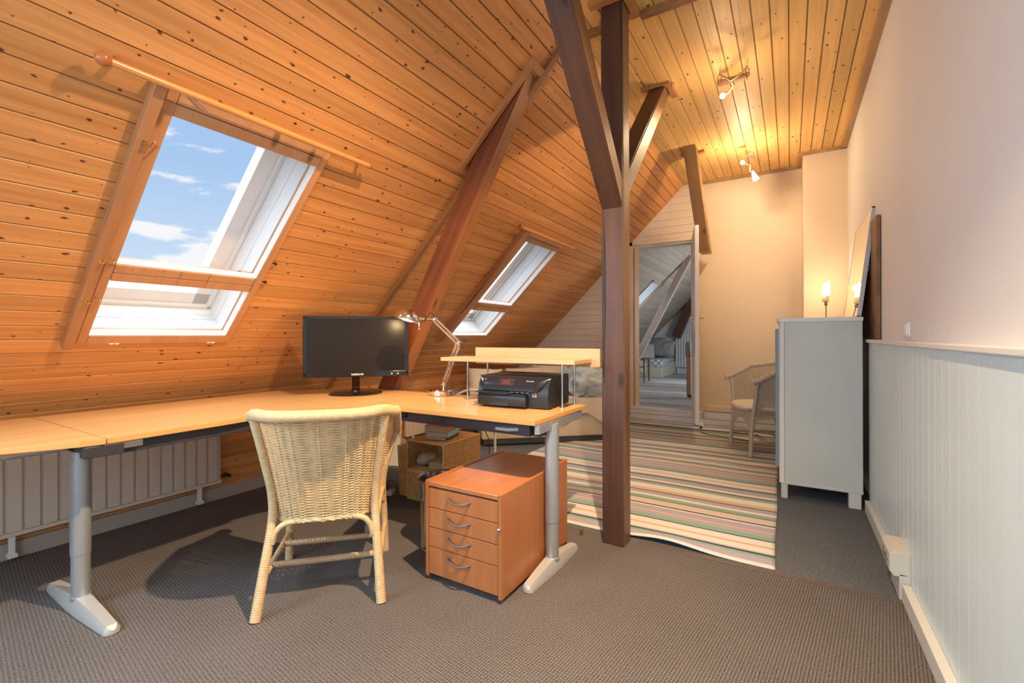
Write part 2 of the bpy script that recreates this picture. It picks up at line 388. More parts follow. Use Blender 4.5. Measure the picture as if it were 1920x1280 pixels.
def boarded(name, s0, s1, a0, a1, pitch, off, mat, holes=(), M=None, parent=None, joints=None):
    """boards run along local X from a0..a1; cross direction local Y; holes = (a0,a1,s0,s1)"""
    pr = board_profile(s0, s1, pitch, off)
    cuts_s = sorted({h[2] for h in holes} | {h[3] for h in holes}); cuts_a = sorted({a0, a1} | {h[0] for h in holes} | {h[1] for h in holes})
    P2 = []
    for (p, d), (q, e) in zip(pr, pr[1:]):
        P2.append((p, d))
        for c in cuts_s:
            if p < c < q: P2.append((c, d+(e-d)*(c-p)/(q-p)))
    P2.append(pr[-1])
    b = MB()
    for (p, d), (q, e) in zip(P2, P2[1:]):
        ms = (p+q)/2
        for x0, x1 in zip(cuts_a, cuts_a[1:]):
            ma = (x0+x1)/2
            if any(h[0] < ma < h[1] and h[2] < ms < h[3] for h in holes): continue
            b.quad([(x0, p, d), (x1, p, d), (x1, q, e), (x0, q, e)])
    bmesh.ops.remove_doubles(b.bm, verts=b.bm.verts, dist=1e-5)
    o = obj(name, b, mat, parent)
    if M is not None: o.matrix_basis = M
    return o
# windows in (y0,y1,s0,s1) of opening in boards
ST, SBW = sofx(-1.97), sofx(-2.945)
WINS = [(.80, 1.497, SBW, ST), (3.50, 4.27, SBW, ST), (-1.02, -.25, SBW, ST)]
WIN3 = (7.82, 8.62, sofx(-2.75), sofx(-1.965))
sl = boarded('ceiling_slope', SB, 0.0, -1.7, 5.77, PITCH, SOFF, PINE_S, holes=WINS, M=SM); struct(sl, 'orange pine boarded sloping ceiling above the desk')
b = MB()
for lo, hi in ((-1.7, WINS[2][0]), (WINS[2][1], WINS[0][0]), (WINS[0][1], WINS[1][0]), (WINS[1][1], 5.9)): b.box((lo, SB-.1, -.06), (hi, .1, -.02))
for w in WINS:
    b.box((w[0], SB-.1, -.06), (w[1], w[2], -.02)); b.box((w[0], w[3], -.06), (w[1], .1, -.02))
o = obj('ceiling_slope_backing', b, TRIMB); o.matrix_basis = SM; struct(o)
# flat ceiling: boards along y
CM = Matrix(((0, 1, 0, 0), (1, 0, 0, 0), (0, 0, -1, 2.92), (0, 0, 0, 1)))
ce = boarded('ceiling', -1.10, .47, -1.7, 5.77, PITCH, .0, None, M=CM); struct(ce, 'flat yellow pine boarded ceiling')
PINE_C2 = plankwood('pine_ceiling_boards', (.80, .49, .18), (.68, .37, .11), off=.0, knots=1.0, rough=.5, groove=.045)
ce.data.materials.clear(); ce.data.materials.append(PINE_C2)
b = MB(); b.box((-1.12, -1.75, 2.94), (.6, 5.9, 2.99)); struct(obj('ceiling_backing', b, TRIMB))
# knee wall
KM = Matrix(((0, 0, 1, -3.40), (1, 0, 0, 0), (0, 1, 0, 0), (0, 0, 0, 1)))
kw = boarded('wall_left', 0.0, .665, -1.7, 5.77, PITCH, .03, PINE_S, M=KM); struct(kw, 'low pine boarded knee wall under the slope')
b = MB(); b.box((-3.5, -1.7, 0), (-3.42, 5.9, .70)); struct(obj('wall_left_backing', b, TRIMB))
b = MB(); b.box((-3.40, -1.7, 0), (-3.375, 5.77, .085), .004); struct(obj('baseboard_left', b, plain('taupe_baseboard', (.42, .34, .28), .5)), 'taupe baseboard under the radiators')
# floor
b = MB(); b.box((-3.45, -1.7, -.05), (.47, 2.478, 0)); struct(obj('floor', b, CARPET), 'ribbed brown grey carpet')
b = MB(); b.box((-3.45, 2.478, -.05), (.47, 5.80, 0)); struct(obj('floor_far', b, CARPET2), 'smooth dark grey carpet beyond the metal strip')
b = MB(); b.box((-.70, 2.468, -.002), (.36, 2.492, .005), .002); struct(obj('trim_1', b, plain('bronze_strip', (.16, .10, .07), .4, metal=.3)), 'thin brown floor strip between the two carpets')
# right wall
b = MB(); b.box((.47, -1.7, 0), (.60, 5.9, 2.94)); struct(obj('wall_right', b, PLASTER), 'white plaster wall on the right')
# wainscot: vertical boards, pitch .086
b = MB(); y = -1.65
pf = []
k = 0
y = -1.68
while y < 3.64:
    pf += [(y, .430), (y+.0832, .430), (y+.0834, .439), (y+.0863, .439)]
    y += .0865
for (p, xx), (q, x2) in zip(pf, pf[1:]): b.quad([(xx, p, .0), (x2, q, .0), (x2, q, 1.075), (xx, p, 1.075)])
b.quad([(.43, pf[-1][0], 0), (.47, pf[-1][0], 0), (.47, pf[-1][0], 1.075), (.43, pf[-1][0], 1.075)])
struct(obj('wall_right_wainscot', b, WAINS), 'white vertical board wainscot on the right wall')
b = MB(); b.box((.412, -1.68, 1.072), (.475, 3.66, 1.092), .004); struct(obj('trim_2', b, OFFW), 'cap rail on the wainscot')
b = MB(); b.box((.398, -1.68, 0), (.43, 2.49, .075), .004); b.box((.402, 2.72, 0), (.43, 3.64, .075), .004); struct(obj('baseboard_right', b, plain('greenish_white_baseboard', (.66, .66, .60), .4)), 'white baseboard below the wainscot')
# upper ceiling edge trim on the right
b = MB(); b.box((.425, -1.7, 2.895), (.475, 5.37, 2.925), .003); struct(obj('trim_3', b, TRIMC), 'brown ceiling edge batten along the right wall')
b = MB(); b.box((-.86, 5.735, 2.895), (.12, 5.775, 2.925), .003); b.box((.075, 5.34, 2.895), (.115, 5.74, 2.925), .003); b.box((.11, 5.345, 2.895), (.47, 5.380, 2.925), .003); struct(obj('trim_4', b, TRIMC), 'brown ceiling edge batten at the far wall')
# chimney breast
b = MB(); b.box((.112, 5.375, 0), (.48, 5.85, 2.93), .012); struct(obj('wall_pillar', b, CREAM), 'plastered chimney breast in the far right corner')

# gable (far wall) y = 5.77
DX0, DX1, DZ0, DZ1 = -1.70, -.985, .20, 2.255
b = MB(); b.box((-.905, 5.77, 0), (.15, 5.90, 2.93)); struct(obj('wall_back', b, CREAM), 'cream plaster far wall')
# boarded part of the gable
def slope_x(z): return S0.x+(z-S0.z)*TS.x/TS.z
b = MB(); z = 0.0; gp = .0875; first = .0
zz = first
while zz < 2.92:
    z1 = min(zz+gp-.005, 2.92)
    for x0, x1 in (((-3.42, DX0-.055), (DX1+.02, -.90)) if DZ0-.02 < (zz+z1)/2 < DZ1+.045 else ((-3.42, -.90),)):
        a0 = max(x0, slope_x(zz)-.02) if zz > .66 else x0; a1 = max(x0, slope_x(z1)-.02) if z1 > .66 else x0
        if a0 >= x1-.02: continue
        for ya, za, yb, zb in ((5.765, zz, 5.765, z1), (5.765, z1, 5.773, z1+.002), (5.773, z1+.002, 5.773, zz+gp-.0006), (5.773, zz+gp-.0006, 5.765, zz+gp)):
            b.quad([(a0, ya, za), (x1, ya, za), (x1, yb, zb), (min(a1, x1-.005), yb, zb)])
    zz += gp
struct(obj('wall_back_boards', b, WHITEB), 'white horizontal boards around the far door')
b = MB()
b.box((-3.5, 5.78, 0), (DX0-.0, 5.90, 2.95)); b.box((DX1, 5.78, 0), (-.90, 5.90, 2.95)); b.box((DX0, 5.78, DZ1), (DX1, 5.90, 2.95)); b.box((DX0, 5.78, 0), (DX1, 5.90, DZ0-.02))
struct(obj('wall_back_core', b, WHITEB))
b = MB()
b.box((-1.80, 5.742, 0), (.11, 5.775, .078), .003); b.box((-1.80, 5.745, .082), (.11, 5.775, .145), .003); b.box((-.86, 5.742, .149), (.11, 5.775, .235), .003)
struct(obj('baseboard_back', b, OFFW), 'white boarded plinth at the foot of the far wall')
b = MB(); b.box((-1.76, 5.735, .20), (-.88, 5.80, .232), .004); b.box((-1.76, 5.745, .15), (-.88, 5.78, .20), .003); struct(obj('trim_5', b, OFFW), 'white door step at the far wall')
b = MB(); b.box((-.84, 5.735, .24), (.11, 5.775, .305), .006); struct(obj('trim_6', b, CREAM), 'cream ledge on the far wall')
# door frame
b = MB()
b.box((DX0-.055, 5.745, DZ0), (DX0, 5.775, DZ1+.05), .004); b.box((DX0-.055, 5.745, DZ1), (DX1+.03, 5.775, DZ1+.05), .004)
b.box((DX1, 5.75, DZ0), (DX1+.05, 5.775, DZ1+.05), .004)
b.box((DX0, 5.77, DZ1-.02), (DX1, 5.96, DZ1)); b.box((DX1-.02, 5.77, DZ0), (DX1, 5.96, DZ1))
df = sempty('door_1'); plabel(df, 'open white door to the next attic room')
obj('door_frame', b, WHITEB, df)
b = MB(); b.box((DX0, 5.776, DZ0), (DX0+.02, 5.96, DZ1)); obj('jamb_lining', b, plain('ochre_wood', (.58, .30, .10), .45), df)
# leaf: hinge at (-.955,5.74), free end (-.80,4.955)
hv = Vector((-.978, 5.735, 0)); ev = Vector((-.808, 4.955, 0)); dv = (ev-hv); ln = dv.length; dv.normalize(); ang = math.atan2(dv.y, dv.x)
LM = Matrix.Translation(hv) @ Matrix.Rotation(ang, 4, 'Z')
b = MB(); b.box((0, -.02, DZ0+.01), (ln, .02, DZ1-.01), .004, LM)
for za, zb in ((.32, .95), (1.25, 2.12)):
    for s_ in (-1, 1):
        for q in ((.11, za, ln-.11, za+.025), (.11, zb-.025, ln-.11, zb), (.11, za, .135, zb), (ln-.135, za, ln-.11, zb)):
            b.box((q[0], s_*.02-.006 if s_ < 0 else .014, q[1]), (q[2], s_*.02+.006 if s_ < 0 else .026, q[3]), .002, LM)
leaf = obj('door_leaf', b, plain('door_white_gloss', (.70, .66, .65), .35), df)
b = MB()
for s_ in (-1, 1):
    b.tube([LM @ Vector((ln-.055, s_*.02, 1.30)), LM @ Vector((ln-.055, s_*.065, 1.30))], .009)
    b.tube([LM @ Vector((ln-.055, s_*.062, 1.30)), LM @ Vector((ln-.16, s_*.066, 1.30))], .008)
    b.box((ln-.075, s_*.0225-.0025, 1.12), (ln-.035, s_*.0225+.0025, 1.38), .001, LM)
obj('door_handle', b, BRASS, df, True)
b = MB(); b.box((ln-.09, -.0235, .97), (ln-.005, -.0205, 1.10), .001, LM); obj('kick_label', b, plain('grey_sticker', (.42, .44, .47), .5), df)

# wall behind the camera, with a window opening added for fill light
b = MB()
b.box((-3.5, -1.80, 0), (-1.45, -1.70, 2.95)); b.box((-.05, -1.80, 0), (.60, -1.70, 2.95)); b.box((-1.45, -1.80, 0), (-.05, -1.70, .8)); b.box((-1.45, -1.80, 2.1), (-.05, -1.70, 2.95))
struct(obj('wall_front', b, plain('front_wall_white', (.72, .66, .58), .7)), 'white wall behind the viewer')
w4 = sempty('added_window_4')  # added unseen window that houses the rear fill lamp
b = MB()
for q in ((-1.45, -1.40, .8, 2.1), (-.10, -.05, .8, 2.1), (-1.45, -.05, .8, .86), (-1.45, -.05, 2.04, 2.1), (-.775, -.725, .8, 2.1)): b.box((q[0], -1.78, q[2]), (q[1], -1.72, q[3]), .004)
obj('window_frame', b, OFFW, w4)
b = MB(); b.quad([(-1.42, -1.75, .84), (-.08, -1.75, .84), (-.08, -1.75, 2.06), (-1.42, -1.75, 2.06)]); obj('window_pane', b, GLASS, w4)

# ------------------------------------------------------------------ skylights
def skylight(name, w, lstrip, label, latch):
    y0, y1, s0, s1 = w
    e = bpy.data.objects.new(name, None); C.objects.link(e); e.matrix_basis = SM; e['kind'] = 'structure'; e['label'] = label
    def ob(n, b, m, p=e, sm=False): return obj(n, b, m, p, sm)
    sm0, sm1 = sofx(-2.655), sofx(-2.586)      # mullion
    gl, gr = lstrip[1]+.0, y1-.035
    zt = .012
    b = MB()
    b.box((y0-.005, s0-.01, -.05), (lstrip[2], s1+.01, zt), .003)
    b.box((y1-.033, s0-.01, -.05), (y1+.006, s1+.01, zt), .003)
    b.box((lstrip[2], s1-.052, -.05), (y1-.033, s1+.012, zt+.004), .003)
    b.box((lstrip[2], s0-.012, -.05), (y1-.033, s0+.045, zt), .003)
    ob('window_frame', b, FRAME)
    b = MB(); b.box((lstrip[1]+.006, sm1, -.05), (lstrip[2], s1-.055, zt+.006), .003); b.box((lstrip[2], s1-.105, -.05), (y1-.033, s1-.055, zt+.006), .003); ob('upper_sash', b, FRAME)
    b = MB(); b.box((lstrip[2], sm0, -.05), (y1-.033, (sm0+sm1)/2-.0015, zt+.004), .003); ob('lower_sash_rail', b, FRAME)
    b = MB(); b.box((lstrip[2], (sm0+sm1)/2+.0015, -.05), (y1-.033, sm1, zt+.004), .003); ob('upper_sash_rail', b, FRAME)
    b = MB()   # thin white beads round the panes
    for (a0, a1) in ((s0+.045, sm0), (sm1, s1-.105)):
        b.box((lstrip[2], a0, -.03), (y1-.033, a0+.005, zt-.004)); b.box((y1-.037, a0, -.03), (y1-.033, a1, zt-.004))
    ob('glazing_bead', b, OUTF)
    b = MB(); b.quad([(lstrip[2], s0+.045, -.02), (y1-.033, s0+.045, -.02), (y1-.033, sm0, -.02), (lstrip[2], sm0, -.02)]); ob('lower_pane', b, GLASS)
    b = MB(); b.quad([(lstrip[2], sm1, -.02), (y1-.033, sm1, -.02), (y1-.033, s1-.105, -.02), (lstrip[2], s1-.105, -.02)]); ob('upper_pane', b, GLASS)
    b = MB(); b.box((lstrip[0], s0-.02, -.002), (lstrip[1], s1+.02, lstrip[3]), .004); ob('cover_strip', b, FRAMED)
    # reveal of white boards going out through the roof
    D = .33; ry0, ry1, rs0, rs1 = y0+.005, y1-.036, s0+.03, s1-.03
    b = MB()
    for k in range(3):
        d0, d1 = -.05-k*.093, -.05-(k+1)*.093+.003
        b.box((ry0-.02, rs0-.02, d1), (ry0, rs1+.02, d0)); b.box((ry1, rs0-.02, d1), (ry1+.02, rs1+.02, d0))
        b.box((ry0, rs0-.02, d1), (ry1, rs0, d0)); b.box((ry0, rs1, d1), (ry1, rs1+.02, d0))
    b.box((ry0-.04, rs0-.05, -.40), (ry0-.02, rs1+.05, -.03)); b.box((ry1+.02, rs0-.05, -.40), (ry1+.04, rs1+.05, -.03)); b.box((ry0-.02, rs0-.05, -.40), (ry1+.02, rs0-.022, -.03)); b.box((ry0-.02, rs1+.022, -.40), (ry1+.02, rs1+.05, -.03))
    ob('reveal', b, REVEAL)
    b = MB()
    for k, (wd, d0, d1) in enumerate(((.020, -.262, -.240), (.10, -.335, -.262))):
        q = wd
        b.box((ry0, rs0, d0), (ry0+q, rs1, d1), .002); b.box((ry1-q, rs0, d0), (ry1, rs1, d1), .002); b.box((ry0, rs0, d0), (ry1, rs0+q, d1), .002); b.box((ry0, rs1-q, d0), (ry1, rs1, d1), .002)
    ob('outer_frame', b, OUTF)
    b = MB(); b.quad([(ry0+.095, rs0+.095, -.32), (ry1-.095, rs0+.095, -.32), (ry1-.095, rs1-.095, -.32), (ry0+.095, rs1-.095, -.32)]); ob('outer_pane', b, GLASS)
    if latch:
        for s_ in (sofx(-2.14), sofx(-2.56), sofx(-2.73)):
            b = MB(); b.box((lstrip[1]-.022, s_-.014, lstrip[3]), (lstrip[1]-.003, s_+.014, lstrip[3]+.002), .0005)
            b.tube([(lstrip[1]-.012, s_, lstrip[3]), (lstrip[1]-.012, s_, lstrip[3]+.016)], .005)
            b.tube([(lstrip[1]-.012, s_, lstrip[3]+.013), (lstrip[1]+.022, s_-.004, lstrip[3]+.010), (lstrip[1]+.036, s_-.006, .02)], .0028)
            b.tube([(lstrip[1]+.020, s_-.003, zt), (lstrip[1]+.020, s_+.012, zt+.018)], .0025)
            ob('latch', b, BRASS, e, True)
        for s_ in (s0-.006,):
            for yy in (lstrip[2]+.09, y1-.12):
                b = MB(); b.box((yy, s_-.008, zt), (yy+.018, s_, zt+.004), .001); b.box((yy+.022, s_-.008, zt), (yy+.04, s_, zt+.004), .001); ob('hinge', b, OFFW)
        b = MB(); b.tube([(lstrip[2]+.02, s1+.0, zt+.004), (lstrip[2]+.09, s1-.035, zt+.008)], .005); ob('stay', b, STEEL, e, True)
        for s_ in (sofx(-2.5), sofx(-2.6)):
            b = MB(); b.tube([(y1+.03, s_, 0), (y1+.03, s_, .014)], .006); b.tube([(y1+.03, s_, .012), (y1+.005, s_+.01, .016)], .004); ob('latch', b, plain('dark_latch', (.05, .03, .02), .4, metal=.7), e, True)
    return e
skylight('window_1', WINS[0], (.742, .783, .832, .042), 'large near skylight showing the blue sky', True)
skylight('window_2', WINS[1], (3.435, 3.49, 3.60, .055), 'smaller far skylight beyond the leaning strut', False)

skylight('added_window_5', WINS[2], (-1.08, -1.03, -.985, .042), 'skylight added behind the viewer for cool fill light', False)  # unseen skylight, put in to house a cool fill lamp
# curtain rods
def rod(name, y0, y1, s_, label, k0):
    M = SM
    e = thing(name, label, 'curtain rod', tuple(spt(y0, s_, .05)))
    b = MB(); b.tube([spt(y0, s_, .055), spt(y1, s_, .055)], .0135, 12); obj('pole', b, RODW, e, True, True)
    for i, y in enumerate((y0+.035, y1-.03)):
        b = MB(); b.tube([spt(y, s_, -.002), spt(y, s_, .05)], .010, 10); obj('bracket', b, REDBR, e, True, True)
    for i, (y, rr_) in enumerate(((y0-.012, k0), (y1+.008, .016))):
        b = MB(); b.lathe([(0.001, -rr_), (rr_*.55, -rr_*.85), (rr_*.9, -rr_*.4), (rr_, 0), (rr_*.9, rr_*.4), (rr_*.55, rr_*.85), (.001, rr_)], 16, c=(0, 0, 0), M=Matrix.Translation(spt(y, s_, .055)) @ Matrix.Rotation(R(90), 4, 'X'))
        obj('finial', b, REDBR, e, True, True)
rod('curtain_rod', .60, 1.69, sofx(-1.957), 'long wooden curtain rod above the near skylight, red knob at left', .024)
rod('curtain_rod.001', 3.33, 4.42, sofx(-1.957), 'wooden curtain rod above the far skylight', .024)

# ------------------------------------------------------------------ timber
def beamprism(name, poly, plane, a0, a1, mat, parent=None, ax=None):
    """poly in (p,z); plane 'x' -> poly is (x,z) extruded over y ; 'y' -> poly is (y,z) extruded over x"""
    b = MB()
    if plane == 'x': M = Matrix(((1, 0, 0, 0), (0, 0, 1, 0), (0, 1, 0, 0), (0, 0, 0, 1)))
    else: M = Matrix(((0, 0, 1, 0), (1, 0, 0, 0), (0, 1, 0, 0), (0, 0, 0, 1)))
    b.prism(poly, a0, a1, M, bev=.006)
    return b
PX0, PX1, PY0, PY1 = -.874, -.752, 2.375, 2.490
post = thing('wooden_post', 'dark brown square timber post rising from carpet to ceiling', 'post', ((PX0+PX1)/2, (PY0+PY1)/2, 0))
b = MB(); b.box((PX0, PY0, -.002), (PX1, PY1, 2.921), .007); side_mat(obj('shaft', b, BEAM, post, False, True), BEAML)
def yz_brace(poly, mat, nm, along):
    # build with local Z along the member so the grain follows it
    b = beamprism(nm, poly, 'y', PX0+.004, PX1-.004, mat)
    ax = Vector((0, along[0], along[1])).normalized(); xx = Vector((1, 0, 0)); yy = ax.cross(xx)
    Mx = Matrix((( xx.x, yy.x, ax.x, 0), (xx.y, yy.y, ax.y, 0), (xx.z, yy.z, ax.z, 0), (0, 0, 0, 1)))
    T = Matrix.Translation(Vector((0, poly[0][0], poly[0][1]))) @ Mx
    b.bm.transform(T.inverted())
    return b, T
# near brace: underside (2.375,1.80)->... upper
poly = [(2.378, 1.80), (2.378, 1.95), (1.47, 2.921), (1.30, 2.921)]
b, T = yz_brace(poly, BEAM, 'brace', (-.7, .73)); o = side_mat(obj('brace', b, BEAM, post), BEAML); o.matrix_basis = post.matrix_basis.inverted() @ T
poly = [(2.487, 1.885), (3.523, 2.921), (3.373, 2.921), (2.487, 2.035)]
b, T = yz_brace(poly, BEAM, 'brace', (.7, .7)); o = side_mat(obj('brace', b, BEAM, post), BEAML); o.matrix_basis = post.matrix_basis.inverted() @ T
poly = [(4.566, 2.921), (4.76, 2.921), (5.64, 2.05), (5.445, 2.05)]
b, T = yz_brace(poly, BEAMP, 'brace', (.7, -.7)); o = obj('ceiling_brace', b, BEAMP); o.matrix_basis = T
tag(o, 'pale timber brace hanging from ceiling beside the open door', 'beam')
# small plates round the timber heads
def plates(lst, nm, mat, label, cat='trim board'):
    b = MB()
    for lo, hi in lst: b.box(lo, hi, .002)
    return tag(obj(nm, b, mat), label, cat)
TB2 = plain('orange_batten', (.46, .20, .07), .4, var=.15, vscale=10)
plates([((PX0-.055, PY0-.055, 2.893), (PX1+.03, PY0-.005, 2.922)), ((PX1+.005, PY0-.005, 2.893), (PX1+.05, PY1+.06, 2.922)), ((PX0-.055, PY1+.01, 2.893), (PX1+.005, PY1+.06, 2.922))], 'ceiling_collar', TB2, 'wooden collar boards around the post head', 'trim board')
plates([((PX0-.05, 3.335, 2.895), (PX1+.03, 3.372, 2.922)), ((PX1+.002, 3.372, 2.895), (PX1+.04, 3.56, 2.922))], 'ceiling_collar', TB2, 'wooden collar boards where the far post brace meets ceiling')
plates([((PX0-.05, 4.75, 2.895), (PX1+.05, 4.80, 2.922))], 'ceiling_collar', TB2, 'short wooden batten at the head of the hanging brace')
b = MB(); b.box((-1.09, 2.535, 2.885), (PX0-.055, 2.575, 2.922), .003); b.box((PX1+.05, 2.535, 2.885), (.43, 2.575, 2.922), .003); struct(obj('trim_7', b, TRIMB), 'brown batten across the flat ceiling at the post')
b = MB(); b.box((2.462, SB+.02, -.002), (2.50, -.005, .032), .003); o = obj('trim_8', b, TRIMB); o.matrix_basis = SM; struct(o, 'brown batten running up the sloping ceiling')
# leaning strut
A = Vector((-2.43, 0, .764)); Bq = Vector((-1.478, 0, 2.418)); ax = (Bq-A).normalized(); nx = Vector((ax.z, 0, -ax.x))
p0 = A-ax*(.764/ax.z)
Mx = Matrix(((nx.x, 0, ax.x, p0.x), (0, 1, 0, 0), (nx.z, 0, ax.z, p0.z), (0, 0, 0, 1)))
strut = thing('leaning_strut', 'reddish timber strut leaning from behind the desk up to slope', 'beam', mtx=Mx)
top = (Bq-p0).length
b = MB(); w_ = .14
# clip the foot level with the floor and the head against the slope
def loc(p): q = p-p0; return (q.dot(nx), q.dot(ax))
def linez(xl): # z local at world z=0 for offset xl
    return -(p0+nx*xl).z/ax.z
def linehead(xl):
    # intersection with slope plane: (p - S0).NS = 0
    q = p0+nx*xl-S0; return -q.dot(NS)/ax.dot(NS)
poly = [(0, linez(0)), (0, linehead(0)), (-w_, linehead(-w_)), (-w_, linez(-w_))]
Mp = Matrix(((1, 0, 0, 0), (0, 0, 1, 0), (0, 1, 0, 0), (0, 0, 0, 1)))
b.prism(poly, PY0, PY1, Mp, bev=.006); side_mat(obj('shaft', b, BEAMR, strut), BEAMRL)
b = MB(); s_h = (p0+ax*linehead(0)-S0).dot(TS); s_l = (p0+nx*-w_+ax*linehead(-w_)-S0).dot(TS)
b.box((PY0-.05, s_l-.18, .0), (PY0-.012, s_h+.06, .028), .002); b.box((PY0-.012, s_h+.015, 0), (PY1+.05, s_h+.06, .028), .002); b.box((PY1+.012, s_h-.25, 0), (PY1+.05, s_h+.015, .028), .002)
o = obj('ceiling_collar', b, TB2); o.matrix_basis = SM; tag(o, 'wooden collar boards around the head of the leaning strut', 'trim board')

# ------------------------------------------------------------------ radiators
def radiator(name, y0, y1, z0, z1, x, label, pitch=.066):
    e = thing(name, label, 'radiator', (x, (y0+y1)/2, z0-.10))
    b = MB(); n = int((y1-y0)/pitch); pr = []
    b.box((x-.045, y0, z0), (x-.012, y1, z1), .004)
    for k in range(n):
        a = y0+.02+k*(y1-y0-.04)/n; w = (y1-y0-.04)/n
        b.prism([(x-.012, a+.004), (x+.002, a+.010), (x+.002, a+w-.010), (x-.012, a+w-.004)], z0+.025, z1-.012)
    b.box((x-.012, y0, z0), (x+.001, y1, z0+.022), .004)
    obj('panel', b, RADP, e, False, True)
    b = MB(); b.box((x-.055, y0, z1-.002), (x+.003, y1, z1+.010), .003); obj('top_grille', b, RADP, e, False, True)
    for y in (y0+.10 if y0 > 0 else .66, y1-.13):
        b = MB(); b.box((x-.03, y-.012, z0-.105), (x-.008, y+.012, z0+.03), .003); b.box((x-.045, y-.018, z0-.105), (x+.005, y+.018, z0-.085), .003); obj('foot', b, OFFW, e, False, True)
    return e
rd = radiator('radiator', -1.1, 1.646, .125, .525, -3.325, 'long ribbed cream radiator on knee wall under the left desk')
b = MB(); b.tube([(-3.345, 1.65, .500), (-3.345, 1.70, .500)], .012); b.tube([(-3.345, 1.695, .500), (-3.30, 1.76, .497)], .020, 12); obj('valve_knob', b, RADP, rd, True, True)
b = MB(); b.tube([(-3.345, 1.65, .165), (-3.345, 1.70, .165), (-3.395, 1.70, .165)], .009); b.tube([(-3.345, 1.69, .165), (-3.31, 1.69, .165)], .011); obj('return_valve', b, plain('dark_brass', (.10, .06, .04), .35, metal=.8), rd, True, True)
radiator('radiator.001', 3.42, 4.30, .10, .50, -3.325, 'second ribbed cream radiator seen beyond the wicker shelf')

# ------------------------------------------------------------------ desk
desk = thing('corner_desk', 'large beech corner desk on grey column legs under the skylight', 'desk', (-2.5, 1.6, 0))
ZT, TH = .74, .022
def edged(o):
    o.data.materials.append(EDGE)
    for p in o.data.polygons:
        if abs(p.normal.z) < .3: p.material_index = 1
    return o
def top(poly, m, z=ZT):
    b = MB(); b.prism(poly, z-TH, z, bev=.002); return b
left_poly = [(-3.115, -.05), (-2.75, .03), (-2.55, .14), (-2.42, .28), (-2.325, .43), (-2.262, .54), (-2.225, .61), (-2.206, .681), (-3.115, .681)]
b = top(left_poly, 0); edged(obj('left_worktop', b, DESKT, desk, False, True))
corner = [(-2.212, .686), (-2.214, 1.10), (-2.225, 1.25), (-2.225, 1.40), (-2.205, 1.52), (-2.165, 1.61), (-2.10, 1.68), (-2.02, 1.728), (-1.93, 1.758), (-1.84, 1.772), (-1.84, 2.368), (-2.72, 2.368), (-3.125, 1.93), (-3.115, .686)]
b = top(corner, 0, ZT-.001); edged(obj('corner_worktop', b, DESKT, desk, False, True))
b = top([(-1.836, 1.787), (-.976, 1.797), (-.963, 2.368), (-1.836, 2.368)], 0, ZT+.001); edged(obj('right_worktop', b, DESKR, desk, False, True))
def colleg(x, y, foot, L_, nm='leg'):
    """foot = unit dir of foot bar"""
    b = MB()
    b.lathe([(.031, .05), (.031, .235)], 28, c=(x, y, 0)); b.lathe([(.0335, .232), (.0335, .70)], 28, c=(x, y, 0)); b.lathe([(.0335, .047), (.034, .05), (.034, .062), (.031, .064)], 28, c=(x, y, 0))
    lg = obj(nm, b, SILVER, desk, True, True)
    b = MB(); d = Vector((foot[0], foot[1], 0)); s = Vector((-d.y, d.x, 0)); rings = []
    for t in (-1, -.985, -.95, -.85, -.5, -.16, .16, .5, .85, .95, .985, 1):
        a = abs(t); w = .036 if a < .2 else .036-.010*(a-.2)/.8; h = .062 if a < .2 else .062-.030*(a-.2)/.8
        if a > .94: kk = max(.02, 1-((a-.94)/.06)**2*.97); w *= math.sqrt(kk); h *= (.55+.45*kk)
        c = Vector((x, y, 0))+d*(t*L_/2)
        rings.append([c+s*(-w)+Vector((0, 0, .002)), c+s*(-w)+Vector((0, 0, h*.45)), c+s*(-w*.62)+Vector((0, 0, h)), c+s*(w*.62)+Vector((0, 0, h)), c+s*w+Vector((0, 0, h*.45)), c+s*w+Vector((0, 0, .002))])
    b.loft(rings)
    for q in (-.93, .93): b.lathe([(.006, .030), (.006, .0345)], 10, c=tuple(Vector((x, y, 0))+d*(q*L_/2)))
    f = obj('foot', b, SILVERL, lg, True, False, 30)
    f.data.transform(desk.matrix_basis.inverted())
    return lg
colleg(-2.505, .690, (1, .015), .64)
colleg(-.982, 1.985, (0.02, 1), .50)
colleg(-2.62, 2.06, (.90, .30), .70)
b = MB()
b.box((-2.30, .72, .665), (-2.255, 1.42, .716), .003)
b.box((-3.05, .655, .665), (-2.28, .715, .716), .003)
b.box((-2.26, .62, .672), (-2.215, .74, .716), .003)
obj('left_rail', b, DKMETAL, desk, False, True)
b = MB(); b.tube([(-2.28, 1.42, .69), (-2.24, 1.6, .69), (-2.12, 1.74, .69), (-1.95, 1.83, .69), (-1.80, 1.86, .69)], .024, 4); b.box((-1.85, 1.85, .655), (-1.03, 1.90, .716), .003)
obj('right_rail', b, DKMETAL, desk, False, True)
b = MB(); b.prism([(-1.02, 1.94), (-.966, 1.94), (-.966, 2.03), (-1.02, 2.03)], .690, .7165); b.box((-.996, 1.80, .655), (-.975, 1.99, .72), .003) if False else None
b.prism([(-.985, 1.815), (-.968, 1.83), (-.968, 2.32), (-.985, 2.32)], .676, .717)
obj('side_channel', b, SILVER, desk, False, True)
b = MB(); b.prism([(-1.20, 1.82), (-1.13, 1.82), (-1.04, 1.89), (-1.04, 1.93), (-1.10, 1.93)], .676, .690)
obj('corner_bracket', b, SILVER, desk, False, True)
b = MB(); b.prism([(-2.262, .70), (-2.217, .70), (-2.217, .80), (-2.262, .74)], .690, .716)
obj('corner_bracket', b, HANDLE, desk, False, True)
b = MB(); b.box((-1.04, 1.90, .648), (-1.0, 1.96, .716), .003); obj('leg_head', b, BLACKM, desk, False, True)
